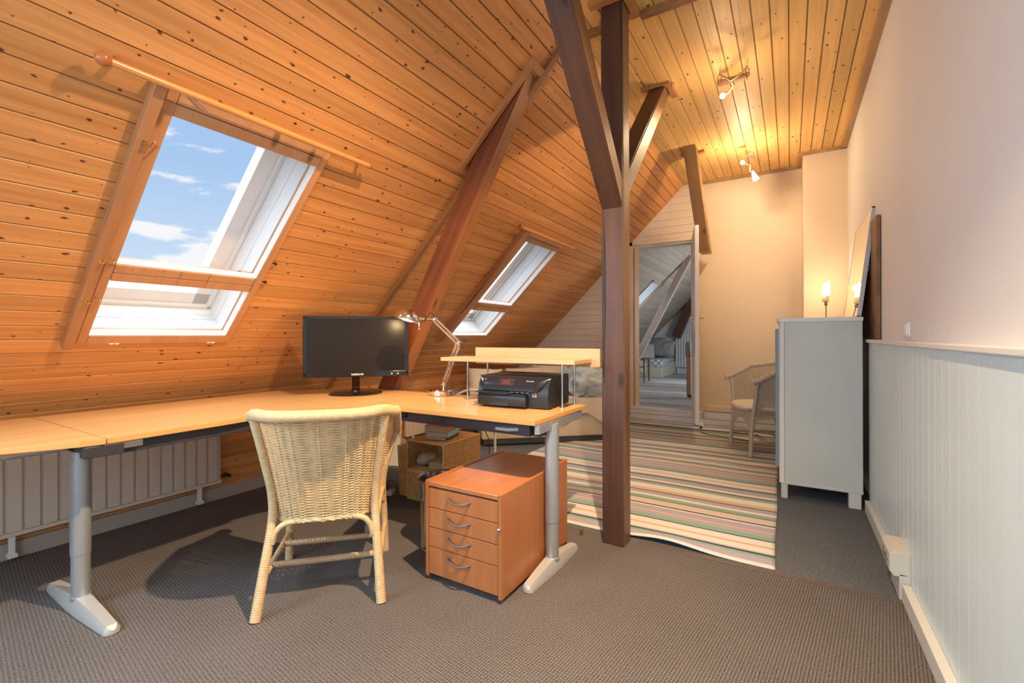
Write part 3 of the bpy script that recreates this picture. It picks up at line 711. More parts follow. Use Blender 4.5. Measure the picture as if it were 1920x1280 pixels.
b = MB(); b.box((-2.56, .655, .66), (-2.45, .73, .717), .003); obj('leg_head', b, BLACKM, desk, False, True)

# ------------------------------------------------------------------ shelf riser on the desk
sh = thing('desk_shelf', 'low beech shelf on thin metal posts standing over the printer', 'shelf', (-1.37, 2.27, .741))
b = MB(); b.box((-1.813, 2.15, .973), (-.936, 2.385, .995), .002); obj('shelf_board', b, SHELFW, sh, False, True)
b = MB(); b.box((-1.725, 2.388, .948), (-.888, 2.404, 1.050), .002); obj('back_panel', b, SHELFW, sh, False, True)
for x, y in ((-1.672, 2.235), (-1.612, 2.36), (-1.028, 2.20), (-1.028, 2.36)):
    b = MB(); b.tube([(x, y, .742), (x, y, .974)], .006, 12); obj('post', b, STEEL, sh, True, True)
for x, x2 in ((-1.672, -1.612), (-1.028, -1.028)):
    b = MB(); q = Vector((x, 2.235 if x < -1.5 else 2.20, 0)); q2 = Vector((x2, 2.36, 0)); d = (q2-q).normalized(); s = Vector((-d.y, d.x, 0))*.010
    q -= d*.02; q2 += d*.003
    b.prism([tuple((q-s)[:2]), tuple((q+s)[:2]), tuple((q2+s)[:2]), tuple((q2-s)[:2])][::-1], .7415, .745); obj('foot_plate', b, STEEL, sh, False, True)

# ------------------------------------------------------------------ printer
PM = Matrix.Translation((-1.275, 2.235, .7415)) @ Matrix.Rotation(R(4.5), 4, 'Z')
pr_ = thing('printer', 'black inkjet printer under the low desk shelf', 'printer', mtx=PM)
hw = .208
def prof(pts, x0, x1, mat, nm, par, n=1, taper=0):
    b = MB(); rings = []
    for i, x in enumerate((x0, x1)): rings.append([(x, p[0], p[1]) for p in pts])
    b.loft(rings); return b
body = [(-.150, .004), (.150, .002), (.158, .02), (.160, .150), (.150, .154), (-.10, .157), (-.13, .150), (-.150, .12), (-.158, .06)]
b = MB(); rings = []
for x, k in ((-hw+.006, .94), (-hw+.0, 1), (hw-.02, 1), (hw-.004, .97), (hw, .93)):
    rings.append([(x, p[0]*k, .08+(p[1]-.08)*(.97+.03*k)) for p in body])
b.loft(rings); obj('body', b, CHAR, pr_, True)
b = MB(); lid = [(-.128, .1575), (-.115, .164), (.14, .168), (.156, .162), (.156, .156), (-.12, .156)]
b.loft([[(x, p[0], p[1]) for p in lid] for x in (-hw+.002, hw-.002)]); obj('scanner_lid', b, BLACKG, pr_, True)
# curved control panel: a slanting sheet with rounded lower corners, wrapping the front
b = MB(); rows = []
nx_ = 28
for j, (y, z) in enumerate(((-.118, .162), (-.140, .154), (-.160, .135), (-.172, .112), (-.178, .094), (-.172, .086), (-.155, .086))):
    row = []
    for i in range(nx_+1):
        t = -1+2*i/nx_; low = max(0, (abs(t)-.72)/.28)**2
        lowr = max(0, (t-.62)/.38)**1.6 if t > 0 else low
        zz = z+(.162-z)*min(1, (lowr if t > 0 else low)*1.0); yy = y+(-.118-y)*min(1, (lowr if t > 0 else low)*1.0)
        row.append((t*(hw+.002), yy, zz))
    rows.append(row)
for a, c in zip(rows, rows[1:]):
    for i in range(nx_):
        try: b.quad([a[i], a[i+1], c[i+1], c[i]])
        except Exception: pass
bmesh.ops.remove_doubles(b.bm, verts=b.bm.verts, dist=1e-5)
bmesh.ops.solidify(b.bm, geom=b.bm.faces[:], thickness=.004) if b.bm.faces else None
obj('control_panel', b, plain('panel_gloss_blue_black', (.014, .018, .028), .2), pr_, True)
def onpanel(x0, x1, t0, t1, mat, nm, off=.0025):
    off += .0045
    A0, A1 = Vector((0, -.140, .154)), Vector((0, -.172, .112)); n = Vector((0, -.79, .60))
    p = lambda x, t: Vector((x, 0, 0))+A0.lerp(A1, t)+n*off
    b = MB(); q = [p(x0, t0), p(x1, t0), p(x1, t1), p(x0, t1)]; q2 = [v-n*.0035 for v in q]; b.loft([q, q2]); return obj(nm, b, mat, pr_)
onpanel(-.075, .015, .15, .95, plain('touch_display', (.06, .028, .028), .15), 'touch_display', .0035)
onpanel(-.055, -.008, .32, .78, emit('display_glow', (.07, .028, .026), .08), 'display_picture', .0040)
b = MB(); b.box((-.195, -.192, .010), (.095, -.14, .066), .008); b.box((-.190, -.186, .066), (.090, -.14, .074), .003); obj('paper_tray', b, CHAR, pr_, True)
b = MB(); b.box((-.12, -.1945, .012), (-.005, -.188, .027), .002); obj('tray_grip', b, BLACKM, pr_)
b = MB(); b.prism([(-.205, -.13), (-.205, -.195), (-.02, -.215), (.0, -.205), (.05, -.13)], .078, .083); obj('output_flap', b, BLACKM, pr_)
b = MB(); b.box((-.17, -.176, .080), (.11, -.15, .090), .002); obj('paper_slot', b, BLACKG, pr_)
b = MB()
for k in range(4): b.box((.0+k*.030, -.1785, .0835), (.018+k*.030, -.1755, .0865), .0005)
obj('slot_marks', b, plain('grey_marks', (.25, .26, .28), .4), pr_)
b = MB(); b.box((.118, -.160, .062), (.142, -.1565, .086), .0015); obj('beige_sticker', b, plain('beige_sticker', (.55, .45, .36), .5), pr_)
b = MB(); b.box((.123, -.1615, .068), (.137, -.1595, .071)); b.box((.123, -.1615, .075), (.130, -.1595, .081)); b.box((.133, -.1615, .074), (.137, -.1595, .080)); obj('sticker_icon', b, BLACKM, pr_)
FONTS = []
def text(nm, s, size, M, mat, parent=None, ext=.0004):
    cu = bpy.data.curves.new(nm, 'FONT'); cu.body = s; cu.size = size; cu.extrude = ext; cu.align_x = 'CENTER'; cu.align_y = 'CENTER'; cu.offset = size*.015
    t_ = bpy.data.objects.new(nm, cu); C.objects.link(t_); bpy.context.view_layer.update()
    me = bpy.data.meshes.new_from_object(t_.evaluated_get(bpy.context.evaluated_depsgraph_get())); bpy.data.objects.remove(t_)
    me.materials.clear(); me.materials.append(mat)
    o = bpy.data.objects.new(nm, me); C.objects.link(o)
    if parent is not None: o.parent = parent
    o.matrix_basis = M; return o
WHT = plain('print_white', (.75, .75, .76), .5)
Rp = Matrix.Rotation(R(53), 4, 'X')
text('lettering', 'ENVY', .017, Matrix.Translation((.105, -.1595, .140)) @ Rp, WHT, pr_)
text('lettering', 'ENVY', .009, Matrix.Translation((-.165, -.1545, .147)) @ Rp, plain('print_grey', (.25, .26, .28), .5), pr_)

# ------------------------------------------------------------------ monitor
MC = Vector((-2.453, 2.064, 0)); MA = R(50)
mon = thing('monitor', 'black wide flat monitor on a round glossy base', 'monitor', (MC.x, MC.y, .741), MA)
zb, zt_ = .854-.741, 1.258-.741
hwm = .333
b = MB(); b.box((-hwm, -.004, zb), (hwm, .032, zt_), .008); b.box((-hwm*.7, .03, zb+.06), (hwm*.7, .058, zt_-.08), .015); obj('housing', b, plain('red_tinted_black_edge', (.13, .055, .045), .15), mon, True)
b = MB()
fz = -.006; bt = .022; bb_ = .036
b.box((-hwm+.003, fz-.004, zt_-bt), (hwm-.003, fz+.004, zt_-.003), .002); b.box((-hwm+.003, fz-.004, zb+.003), (hwm-.003, fz+.004, zb+bb_), .002)
b.box((-hwm+.003, fz-.004, zb+.01), (-hwm+.027, fz+.004, zt_-.01), .002); b.box((hwm-.027, fz-.004, zb+.01), (hwm-.003, fz+.004, zt_-.01), .002); obj('bezel', b, BLACKG, mon)
b = MB(); b.box((-hwm+.025, fz-.001, zb+bb_-.002), (hwm-.025, fz+.003, zt_-bt+.002)); obj('screen', b, SCREEN, mon)
b = MB(); b.box((-.035, .0, .012), (.015, .03, zb+.02), .006); obj('neck', b, glassmat('smoked_acrylic', (.45, .40, .40), .2), mon)
b = MB()
rg = []
for k, (r, z) in enumerate(((.001, .002), (.165, .002), (.17, .006), (.155, .011), (.06, .015), (.001, .016))):
    rg.append([(r*1.0*math.cos(a)-.01, r*.80*math.sin(a)+.035, z) for a in [2*PI*i/48 for i in range(48)]])
b.loft(rg); obj('base', b, BLACKG, mon, True)
b = MB(); b.lathe([(.032, .012), (.030, .028), (.022, .03)], 20, c=(-.01, .015, 0)); obj('neck_collar', b, BLACKG, mon, True)
text('lettering', 'SAMSUNG', .017, Matrix.Translation((.0, fz-.0045, zb+.018)) @ Matrix.Rotation(R(90), 4, 'X'), WHT, mon)
for x in (.215, .255):
    b = MB(); b.box((x, fz-.0048, zb+.014), (x+.010, fz-.004, zb+.021), .0003); obj('button_mark', b, WHT, mon)

# ------------------------------------------------------------------ architect lamp
lp = thing('desk_lamp', 'chrome jointed architect desk lamp lit beside the monitor', 'lamp', (-1.945, 2.31, .741))
LB = Vector((-1.945, 2.31, .741))
b = MB(); b.lathe([(.078, 0), (.082, .004), (.082, .028), (.076, .036), (.02, .039), (.001, .039)], 40); obj('base', b, CHROME, lp, True)
b = MB(); b.lathe([(.009, .028), (.009, .058)], 12, c=(.012, .012, 0)); obj('stem', b, CHROME, lp, True)
J0 = Vector((-1.935, 2.328, .812)); J1 = Vector((-1.838, 2.358, 1.078)); J2 = Vector((-1.925, 2.225, 1.228)); HD = Vector((-1.955, 2.150, 1.236)); SC_ = Vector((-2.0, 2.066, 1.235))
side = (J1-J0).cross(Vector((0, 0, 1))).normalized()
perp = (J1-J0).cross(side).normalized()
b = MB()
for s_ in (-1, 1):
    for t_ in (-1, 1):
        b.tube([J0+side*.012*s_+perp*.011*t_, J1+side*.012*s_+perp*.011*t_], .0032, 6)
obj('lower_arm', b, CHROME, lp, True, True)
perp2 = (J2-J1).cross(side).normalized()
b = MB()
for s_ in (-1, 1):
    for t_ in (-1, 1):
        b.tube([J1+side*.012*s_+perp2*.011*t_, J2+side*.010*s_+perp2*.010*t_], .0032, 6)
obj('upper_arm', b, CHROME, lp, True, True)
def spring(p, q, r, turns, wr):
    ax = (q-p); n = ax.length; ax.normalize(); u = ax.orthogonal().normalized(); v = ax.cross(u); pts = []
    for i in range(turns*8+1):
        t = i/(turns*8); a = 2*PI*i/8; pts.append(p+ax*(n*t)+(u*math.cos(a)+v*math.sin(a))*r)
    return pts
for s_ in (-1, 1):
    b = MB(); b.tube(spring(J0+(J1-J0)*.08+side*.02*s_, J0+(J1-J0)*.42+side*.016*s_, .0042, 22, .001), .0012, 4); obj('spring', b, STEEL, lp, True, True)
    b = MB(); b.tube(spring(J1+(J2-J1)*.10+side*.018*s_, J1+(J2-J1)*.48+side*.016*s_, .0042, 18, .001), .0012, 4); obj('spring', b, STEEL, lp, True, True)
for j in (J0, J1, J2):
    b = MB()
    b.tube([j-side*.018, j+side*.018], .007, 10)
    b.box(j-Vector((.014, .014, .014)), j+Vector((.014, .014, .014)), .004)
    obj('joint', b, CHROME, lp, True, True)
b = MB(); b.tube([J2, HD], .006, 8); b.tube([HD+(J2-HD)*.25, HD+(SC_-HD)*.15], .015, 14); b.tube([HD+(SC_-HD)*.12, HD+(SC_-HD)*.45], .012, 14); obj('lamp_neck', b, CHROME, lp, True, True)
b = MB(); b.tube([HD+(J2-HD)*.10, HD+(J2-HD)*.22], .0165, 14); obj('neck_ring', b, BLACKM, lp, True, True)
# dome shade: opening faces down and to the left
dax = Vector((-.18, -.22, -1.0)).normalized()     # opening direction
q_ = dax.to_track_quat('Z', 'Y').to_matrix().to_4x4()
SMx = Matrix.Translation(SC_+Vector((0, 0, .012))) @ q_
b = MB(); prf = []
for k in range(13):
    a = R(2+k*7.2); prf.append((.077*math.sin(a), -.072*math.cos(a)+.026))
prf2 = [(r*.965, z+.002) for r, z in prf][::-1]
rings = []
for r, z in prf+prf2: rings.append([SMx @ Vector((max(r, .001)*math.cos(2*PI*k/36), max(r, .001)*math.sin(2*PI*k/36), z)) for k in range(36)])
b.loft(rings, False); obj('shade', b, CHROME, lp, True, True)
b = MB(); b.lathe([(.001, -.020), (.014, -.015), (.022, 0), (.018, .016), (.001, .024)], 16, M=SMx); obj('bulb', b, emit('lamp_bulb_warm', (1, .75, .42), 18), lp, True, True)
b = MB(); q = SC_+Vector((.045, .052, -.004)); b.tube([q, q+Vector((0, 0, -.062))], .0022, 6); b.blob(q+Vector((0, 0, -.064)), (.004, .004, .005), sub=2, amp=0); obj('switch_rod', b, CHROME, lp, True, True)
def arc(p, q, bulge, n=10):
    p = Vector(p); q = Vector(q); return [p.lerp(q, t/n)+Vector(bulge)*math.sin(PI*t/n) for t in range(n+1)]
b = MB(); b.tube(arc(J1+Vector((0, 0, .005)), J1+Vector((.03, .0, -.012)), (.03, .02, .03))+arc(J1+Vector((.03, 0, -.012)), J1+Vector((-.002, .0, -.02)), (.02, .01, -.02))[1:], .0022, 6); obj('flex', b, CABLE, lp, True, True)
b = MB(); b.tube(arc(HD+(J2-HD)*.3, J2+Vector((.005, 0, .005)), (0, 0, .035)), .0022, 6); obj('flex', b, CABLE, lp, True, True)
b = MB(); b.tube(arc(J0+Vector((.0, 0, .01)), LB+Vector((.05, .02, .031)), (.045, .01, .02)), .0022, 6); obj('flex', b, CABLE, lp, True, True)
bulb('desk_lamp_light', tuple(SMx @ Vector((0, 0, .036))), 5.5, (1, .72, .38), .02)

# ------------------------------------------------------------------ drawer pedestal
px0, px1, py0, py1, pz = -1.447, -1.030, 1.605, 2.265, .457
pd = thing('drawer_pedestal', 'reddish beech four drawer pedestal under the right end of desk', 'drawer unit', ((px0+px1)/2, (py0+py1)/2, 0))
b = MB(); b.box((px0, py0, .018), (px0+.017, py1, pz), .0015); b.box((px1-.017, py0, .018), (px1, py1, pz), .0015); b.box((px0+.017, py0+.02, .02), (px1-.017, py1, .035)); b.box((px0+.017, py1-.03, .02), (px1-.017, py1-.015, pz-.02)); obj('carcass', b, PED, pd, False, True)
b = MB(); b.box((px0+.018, py0+.001, pz-.024), (px1-.018, py1-.001, pz-.005), .0015); obj('top_panel', b, PEDT, pd, False, True)
zs = [.030, .155, .245, .335, .427]
for i in range(4):
    b = MB(); b.box((px0+.0195, py0+.003, zs[i]+.0015), (px1-.0195, py0+.020, zs[i+1]-.0025), .0012); dr = obj('drawer_front', b, PED, pd, False, True)
    zc = zs[i+1]-.030; xc = (px0+px1)/2-.015
    b = MB(); pts = []
    for k in range(15):
        t = k/14; x = xc-.062+.124*t; pts.append((x-pd.location.x if False else x, py0+.003-.026*math.sin(PI*min(1, max(0, t)))**.6, zc-.014*math.sin(PI*t)-.0*t))
    b.tube(pts, .0048, 8); hd = obj('handle', b, HANDLE, dr, True); hd.data.transform(pd.matrix_basis.inverted())
b = MB(); b.tube([(px1-.009, py0, .315), (px1-.009, py0-.006, .315)], .007, 12); b.box((px1-.012, py0-.010, .314), (px1-.006, py0-.006, .316)); obj('lock', b, CHROME, pd, True, True)
for x in (px0+.05, px1-.05):
    for y in (py0+.06, py1-.06):
        b = MB(); b.tube([(x-.012, y, .012), (x+.012, y, .012)], .011, 12); obj('castor', b, BLACKM, pd, True, True)

# ------------------------------------------------------------------ waste bin
bn = thing('waste_bin', 'shiny steel cylindrical waste bin left of the drawer pedestal', 'bin', (-1.600, 1.90, 0))
b = MB(); b.lathe([(.110, .0), (.113, .004), (.113, .010), (.110, .014), (.113, .262), (.1165, .270), (.113, .278), (.117, .360), (.123, .366), (.125, .372), (.121, .375), (.1155, .369), (.108, .30), (.106, .02), (.001, .018)], 56); obj('shell', b, STEEL, bn, True)

# ------------------------------------------------------------------ wicker things
def weave_panel(b, P, nu, nv, amp=.0016, r=.0017, stakes=True, sr=.0024, thick=None, closed=False):
    """P(u,v)->(pos,normal). rows of strands along u, stakes along v every 2nd column"""
    for j in range(nv):
        v = (j+.5)/nv; pts = []
        n = nu*2
        for i in range(n+1):
            u = i/n; p, nn = P(u, v); pts.append(p+nn*(amp*math.cos(PI*i+PI*(j % 2))))
        b.tube(pts, r, 4, False)
    if stakes:
        for i in range(0, nu+1):
            pts = []
            for k in range(13):
                p, nn = P(i/nu, k/12); pts.append(p)
            b.tube(pts, sr, 5, False)
def wrapped(pts, r, per=.0075, seg=8, depth=.0011, smoothn=0):
    """cane-wrapped pole: dense resampled path with ringed radius"""
    pts = [Vector(p) for p in pts]
    # catmull resample
    if len(pts) > 2:
        q = []
        ext = [pts[0]*2-pts[1]]+pts+[pts[-1]*2-pts[-2]]
        for i in range(1, len(ext)-2):
            for k in range(10):
                t = k/10; p0_, p1_, p2_, p3_ = ext[i-1:i+3]
                q.append(.5*((2*p1_)+(-p0_+p2_)*t+(2*p0_-5*p1_+4*p2_-p3_)*t*t+(-p0_+3*p1_-3*p2_+p3_)*t**3))
        q.append(pts[-1]); pts = q
    d = [0]
    for a, c in zip(pts, pts[1:]): d.append(d[-1]+(c-a).length)
    n = max(4, int(d[-1]/per)*4); out = []; rs = []; k = 0
    for i in range(n+1):
        s = d[-1]*i/n
        while k < len(d)-2 and d[k+1] < s: k += 1
        t = (s-d[k])/max(1e-9, d[k+1]-d[k]); out.append(pts[k].lerp(pts[k+1], t))
        tt = i/n; rad = r if not callable(r) else r(tt)
        rs.append(rad-(depth if i % 4 == 0 else 0))
    return out, rs, seg
def tub_chair(name, label, loc, rz, cane, rows=52, cols=44, cushion=False, src=None, arms=1.0, back_h=.81, arm_h=.63):
    e = thing(name, label, 'chair', loc, rz)
    # plan curves: u 0..1 from left arm front round the back to right arm front
    def plan(u, hw, yb, yf):
        # superellipse horseshoe
        if u < .30: t = u/.30; return Vector((-hw, yf+(0.02-yf)*t, 0)), Vector((-1, 0, 0))
        if u > .70: t = (1-u)/.30; return Vector((hw, yf+(0.02-yf)*t, 0)), Vector((1, 0, 0))
        a = PI*(u-.30)/.40; ca, sa = math.cos(a), math.sin(a)
        x = -hw*math.copysign(abs(ca)**.62, ca); y = .02+(yb-.02)*abs(sa)**.72
        return Vector((x, y, 0)), Vector((-ca, -sa, 0)).normalized()
    def zt(u):
        w = min(1, abs(u-.5)/.5); w2 = w*w*(3-2*w)
        return back_h+(arm_h-back_h)*max(0, (w-.22)/.78)**.9 if w > .22 else back_h-.02*(w/.22)**2*0
    def surf(u, v):
        pb, nb = plan(u, .215, -.205, .235); pt, nt_ = plan(u, .282, -.345, .235)
        w = min(1, abs(u-.5)/.5)
        zb0 = .362 + .018*(w**2)
        z = zb0+(zt(u)-zb0)*v
        p = pb.lerp(pt, v**1.25); p.z = z
        return p, nb
    b = MB(); weave_panel(b, surf, cols, rows, amp=.0036, r=.0026, sr=.0042); obj('woven_back', b, cane, e, True)
    # rim
    pts = [surf(i/40, 1.0)[0]+surf(i/40, 1)[1]*.012+Vector((0, 0, .006)) for i in range(41)]
    f = pts[0].copy(); g = pts[-1].copy()
    pts = [f+Vector((0, .03, -.03)), f+Vector((0, .028, -.004))]+pts[1:-1]+[g+Vector((0, .028, -.004)), g+Vector((0, .03, -.03))]
    b = MB(); o_, rs, sg = wrapped(pts, .0245, .0085, 10, .0019); b.tube(o_, rs, sg); obj('rim', b, cane, e, True, ang=80)
    # lower braid
    b = MB()
    for ph in (0, 1):
        pts = []
        for i in range(121):
            u = i/120; p, n_ = surf(u, 0); pts.append(p+n_*(.004*math.sin(i*PI*.75+ph*PI))+Vector((0, 0, -.004+.006*math.cos(i*PI*.75+ph*PI))))
        b.tube(pts, .0042, 5)
    obj('braided_edge', b, cane, e, True)
    # seat
    b = MB()
    def seat(u, v):
        p0_, _ = plan(.0+.5*u, .205, -.195, .235); p1_, _ = plan(1-.5*u, .205, -.195, .235)
        p = p0_.lerp(p1_, v); p.z = .385+.0*v; return p, Vector((0, 0, 1))
    weave_panel(b, seat, 24, 34, amp=.003, r=.0045, sr=.004); obj('woven_seat', b, cane, e, True)
    # frame under the seat
    b = MB()
    pts = [plan(i/30, .205, -.198, .235)[0]+Vector((0, 0, .362)) for i in range(31)]+[Vector((.205, .24, .362)), Vector((-.205, .24, .362))]
    o_, rs, sg = wrapped(pts, .013, .009, 7); b.tube(o_, rs, sg); obj('seat_frame', b, cane, e, True)
    LG = {'rl': (Vector((-.245, -.262, 0)), Vector((-.205, -.165, .36)), True), 'rr': (Vector((.232, -.242, 0)), Vector((.205, -.165, .36)), True), 'fl': (Vector((-.235, .262, 0)), Vector((-.222, .235, .36)), False), 'fr': (Vector((.235, .250, 0)), Vector((.222, .235, .36)), False)}
    for k, (f0, t0, rear) in LG.items():
        sx_ = -1 if k[1] == 'l' else 1
        pts = [f0, f0.lerp(t0, .5)+Vector((0, .004, 0)), t0]
        if rear:
            uu_ = .385 if sx_ < 0 else .615
            for v in (.25, .5, .75, .97):
                p, n_ = surf(uu_, v); pts.append(p+n_*.014)
        else:
            uu_ = .015 if sx_ < 0 else .985
            for v in (.4, .97):
                p, n_ = surf(uu_, v); pts.append(p+n_*.008)
        b = MB(); rad = (lambda t: .021-.003*min(1, t*2)) if rear else (lambda t: .019-.002*t)
        o_, rs, sg = wrapped(pts, rad, .0085, 9, .0013); b.tube(o_, rs, sg)
        b.tube([f0, f0.lerp(t0, .10)], .0185, 10)
        obj('leg', b, cane, e, True, ang=80)
    # arched braces under the seat and stretchers
    def pt(k, z): f0, t0, _ = LG[k]; return f0.lerp(t0, z/.36)
    for a_, c_ in (('rl', 'rr'), ('fl', 'fr'), ('rl', 'fl'), ('rr', 'fr')):
        b = MB()
        p, q = pt(a_, .27), pt(c_, .27); d = (q-p)
        pts = [p+d*.03, p+d*.07+Vector((0, 0, .05)), p+d*.18+Vector((0, 0, .082)), p+d*.5+Vector((0, 0, .088)), p+d*.82+Vector((0, 0, .082)), p+d*.93+Vector((0, 0, .05)), p+d*.97]
        o_, rs, sg = wrapped(pts, .0125, .009, 7); b.tube(o_, rs, sg); obj('arched_brace', b, cane, e, True, ang=80)
    dk = plain('cane_in_'+name.replace('.', '_'), (.42, .27, .15), .5, var=.1, vscale=40) if cane is CANE else cane
    for a_, c_, z, za in (('rl', 'fl', .14, .14), ('rr', 'fr', .14, .14)):
        b = MB(); o_, rs, sg = wrapped([pt(a_, z), pt(c_, za)], .0125, .009, 7); b.tube(o_, rs, sg); obj('stretcher', b, cane, e, True, ang=80)
    for t_ in (.28, .72):
        b = MB(); p = pt('rl', .14).lerp(pt('fl', .14), t_); q = pt('rr', .14).lerp(pt('fr', .14), t_); o_, rs, sg = wrapped([p, q], .0145, .012, 8); b.tube(o_, rs, sg); plabel(obj('stretcher', b, dk, e, True, ang=80), 'darker cross stretcher')
    if cushion:
        b = MB(); b.blob((0, .05, .435), (.235, .255, .040), 4, .10, 2, 4, sq=.7); obj('seat_cushion', b, plain('white_cotton_cushion', (.74, .66, .56), .85), e, True)
        b = MB()
        def apron(u, v):
            x = -.215+.43*u; h = .36-.15*abs(2*u-1)**2.2-.035; return Vector((x, .243, h+(.405-h)*v)), Vector((0, 1, 0))
        weave_panel(b, apron, 22, 16, amp=.003, r=.0045, sr=.004); obj('woven_apron', b, cane, e, True)
    return e
tub_chair('wicker_chair', 'pale cane tub armchair with its back to us at the desk', (-1.813, 1.370, 0), R(45), CANE, rows=76, cols=36)
tub_chair('wicker_chair.001', 'whitewashed wicker armchair with white cushion beside the far cream wall', (-.185, 5.02, .014), R(117.2), CANEW, rows=64, cols=40, cushion=True, back_h=.84, arm_h=.68)

# wicker box shelf
def wicker_box(name, label, lo, hi, open_front=True, rows=24, taper=0):
    e = thing(name, label, 'basket', ((lo[0]+hi[0])/2, (lo[1]+hi[1])/2, lo[2]))
    x0, y0, z0 = lo; x1, y1, z1 = hi
    def wall(p00, p10, p01, p11, n, nu, nv, nm):
        b = MB(); p00, p10, p01, p11 = map(Vector, (p00, p10, p01, p11)); n = Vector(n)
        def S(u, v): return (p00.lerp(p10, u)).lerp(p01.lerp(p11, u), v), n
        weave_panel(b, S, nu, nv, amp=.003, r=.0034, sr=.0042); obj(nm, b, WICK, e, True, True)
    t = taper
    h = z1-z0; nv = int(h/.0085); 
    wall((x1, y0, z0), (x1, y1, z0), (x1+t, y0, z1), (x1+t, y1, z1), (1, 0, 0), 13, nv, 'side_wall')
    wall((x0, y0, z0), (x0, y1, z0), (x0-t, y0, z1), (x0-t, y1, z1), (-1, 0, 0), 13, nv, 'side_wall')
    wall((x0, y1, z0), (x1, y1, z0), (x0-t, y1, z1), (x1+t, y1, z1), (0, 1, 0), 11, nv, 'rear_wall')
    if not open_front: wall((x0, y0, z0), (x1, y0, z0), (x0-t, y0, z1), (x1+t, y0, z1), (0, -1, 0), 11, nv, 'front_wall')
    if open_front or True:
        if open_front: wall((x0, y0, z1), (x1, y0, z1), (x0, y1, z1), (x1, y1, z1), (0, 0, 1), 11, 42, 'top_wall')
    wall((x0, y0, z0), (x1, y0, z0), (x0, y1, z0), (x1, y1, z0), (0, 0, 1), 11, 42, 'base_wall')
    b = MB()
    c = [(x0, y0), (x1, y0), (x1, y1), (x0, y1)]
    for z, tt in ((z0, 0), (z1, t)):
        q = [Vector((x0-tt, y0, z)), Vector((x1+tt, y0, z)), Vector((x1+tt, y1, z)), Vector((x0-tt, y1, z))]
        for i in range(4):
            o_, rs, sg = wrapped([q[i], q[(i+1) % 4]], .0065, .010, 6, .001); b.tube(o_, rs, sg)
    for i, (xx, yy) in enumerate(c):
        tx = -t if xx == x0 else t
        o_, rs, sg = wrapped([(xx, yy, z0), (xx+tx, yy, z1)], .0065, .010, 6, .001); b.tube(o_, rs, sg)
    obj('edge_binding', b, WICK, e, True, True, 80)
    return e
wicker_box('wicker_box', 'upper honey wicker box open at the front holding a parcel', (-2.262, 2.330, .208), (-1.945, 2.740, .405))
wicker_box('wicker_box.001', 'lower closed honey wicker basket standing on the carpet', (-2.262, 2.330, .008), (-1.945, 2.740, .196), False)
wicker_box('wicker_box.002', 'narrow flared wicker basket left of the two stacked baskets', (-2.36, 2.36, .008), (-2.300, 2.66, .345), False, taper=.022)
# books
def book(label, c, w, d, h, rz, cover, rz2=0):
    e = thing('book', label, 'book', c, R(rz), 'books on the wicker box')
    b = MB(); b.box((-w/2+.003, -d/2+.003, .002), (w/2-.002, d/2-.003, h-.002)); obj('pages', b, PAPER, e)
    b = MB(); b.box((-w/2, -d/2, 0), (w/2, d/2, .002), .0005); b.box((-w/2, -d/2, h-.002), (w/2, d/2, h), .0005); b.box((w/2-.002, -d/2, 0), (w/2, d/2, h), .0005); obj('cover', b, cover, e)
    return e
book('thin book at the bottom of the stack on the wicker box', (-2.09, 2.50, .413), .15, .20, .020, 12, plain('dark_cover', (.06, .07, .09), .4))
book('book with pale turquoise cover in the middle of the stack', (-2.09, 2.50, .4335), .165, .20, .034, 16, plain('turquoise_cover', (.30, .50, .52), .4))
book('thick book with red cover on top of the stack', (-2.10, 2.50, .468), .165, .21, .042, 14, plain('red_cover', (.42, .12, .10), .4, var=.6, vscale=30))
# parcel and cloth in the box
b = MB(); b.box((-.075, -.09, 0), (.075, .09, .055), .003); o = obj('parcel', b, plain('brown_cardboard', (.42, .27, .13), .7)); o.matrix_basis = Matrix.Translation((-2.035, 2.455, .218)) @ Matrix.Rotation(R(10), 4, 'Z'); tag(o, 'brown cardboard parcel lying in the upper wicker box', 'parcel')
b = MB(); b.blob((-2.185, 2.46, .266), (.062, .10, .046), 3, .22, 1.6, 4); o = obj('cloth', b, plain('beige_cloth', (.50, .38, .27), .9, bump=.4, bscale=12), None, True); tag(o, 'crumpled beige cloth stuffed in the upper wicker box', 'cloth')
# white panel beyond chair
b = MB(); b.box((-.24, -.012, 0), (.10, .012, .50), .002); o = obj('white_board', b, OFFW); o.matrix_basis = Matrix.Translation((-2.99, 2.83, .006)) @ Matrix.Rotation(R(40), 4, 'Z') @ Matrix.Rotation(R(4), 4, 'Y'); tag(o, 'plain white board standing under the desk behind the chair', 'board')
# power strip on the desk foot
ps = thing('power_strip', 'grey power strip with black plugs beside the desk foot', 'power strip', (-2.36, 2.165, .0), R(20))
b = MB(); b.box((-.12, -.028, .066), (.10, .028, .098), .006); obj('socket_block', b, plain('grey_plastic', (.42, .40, .38), .5), ps)
for x in (-.03, .05):
    b = MB(); b.tube([(x, 0, .096), (x, 0, .135)], [.016, .011], 12); b.tube(arc((x, 0, .135), (x+.08, .01, .06), (0, 0, .06)), .003, 6); obj('plug', b, CABLE, ps, True)
b = MB()
b.tube([(-2.05, 2.25, .66), (-2.16, 2.52, .50), (-2.20, 2.80, .42), (-2.6, 2.9, .20)], .0035, 6)
tag(obj('cable', b, CABLE, None, True), 'black cable hanging from the desk to behind the wicker boxes', 'cable')
b = MB()
b.tube([(-1.62, 2.22, .70), (-1.66, 2.45, .45), (-1.78, 2.62, .15), (-1.82, 2.66, .004)], .003, 6)
tag(obj('cable', b, CABLE, None, True), 'thin black cable hanging down behind the drawer pedestal', 'cable')
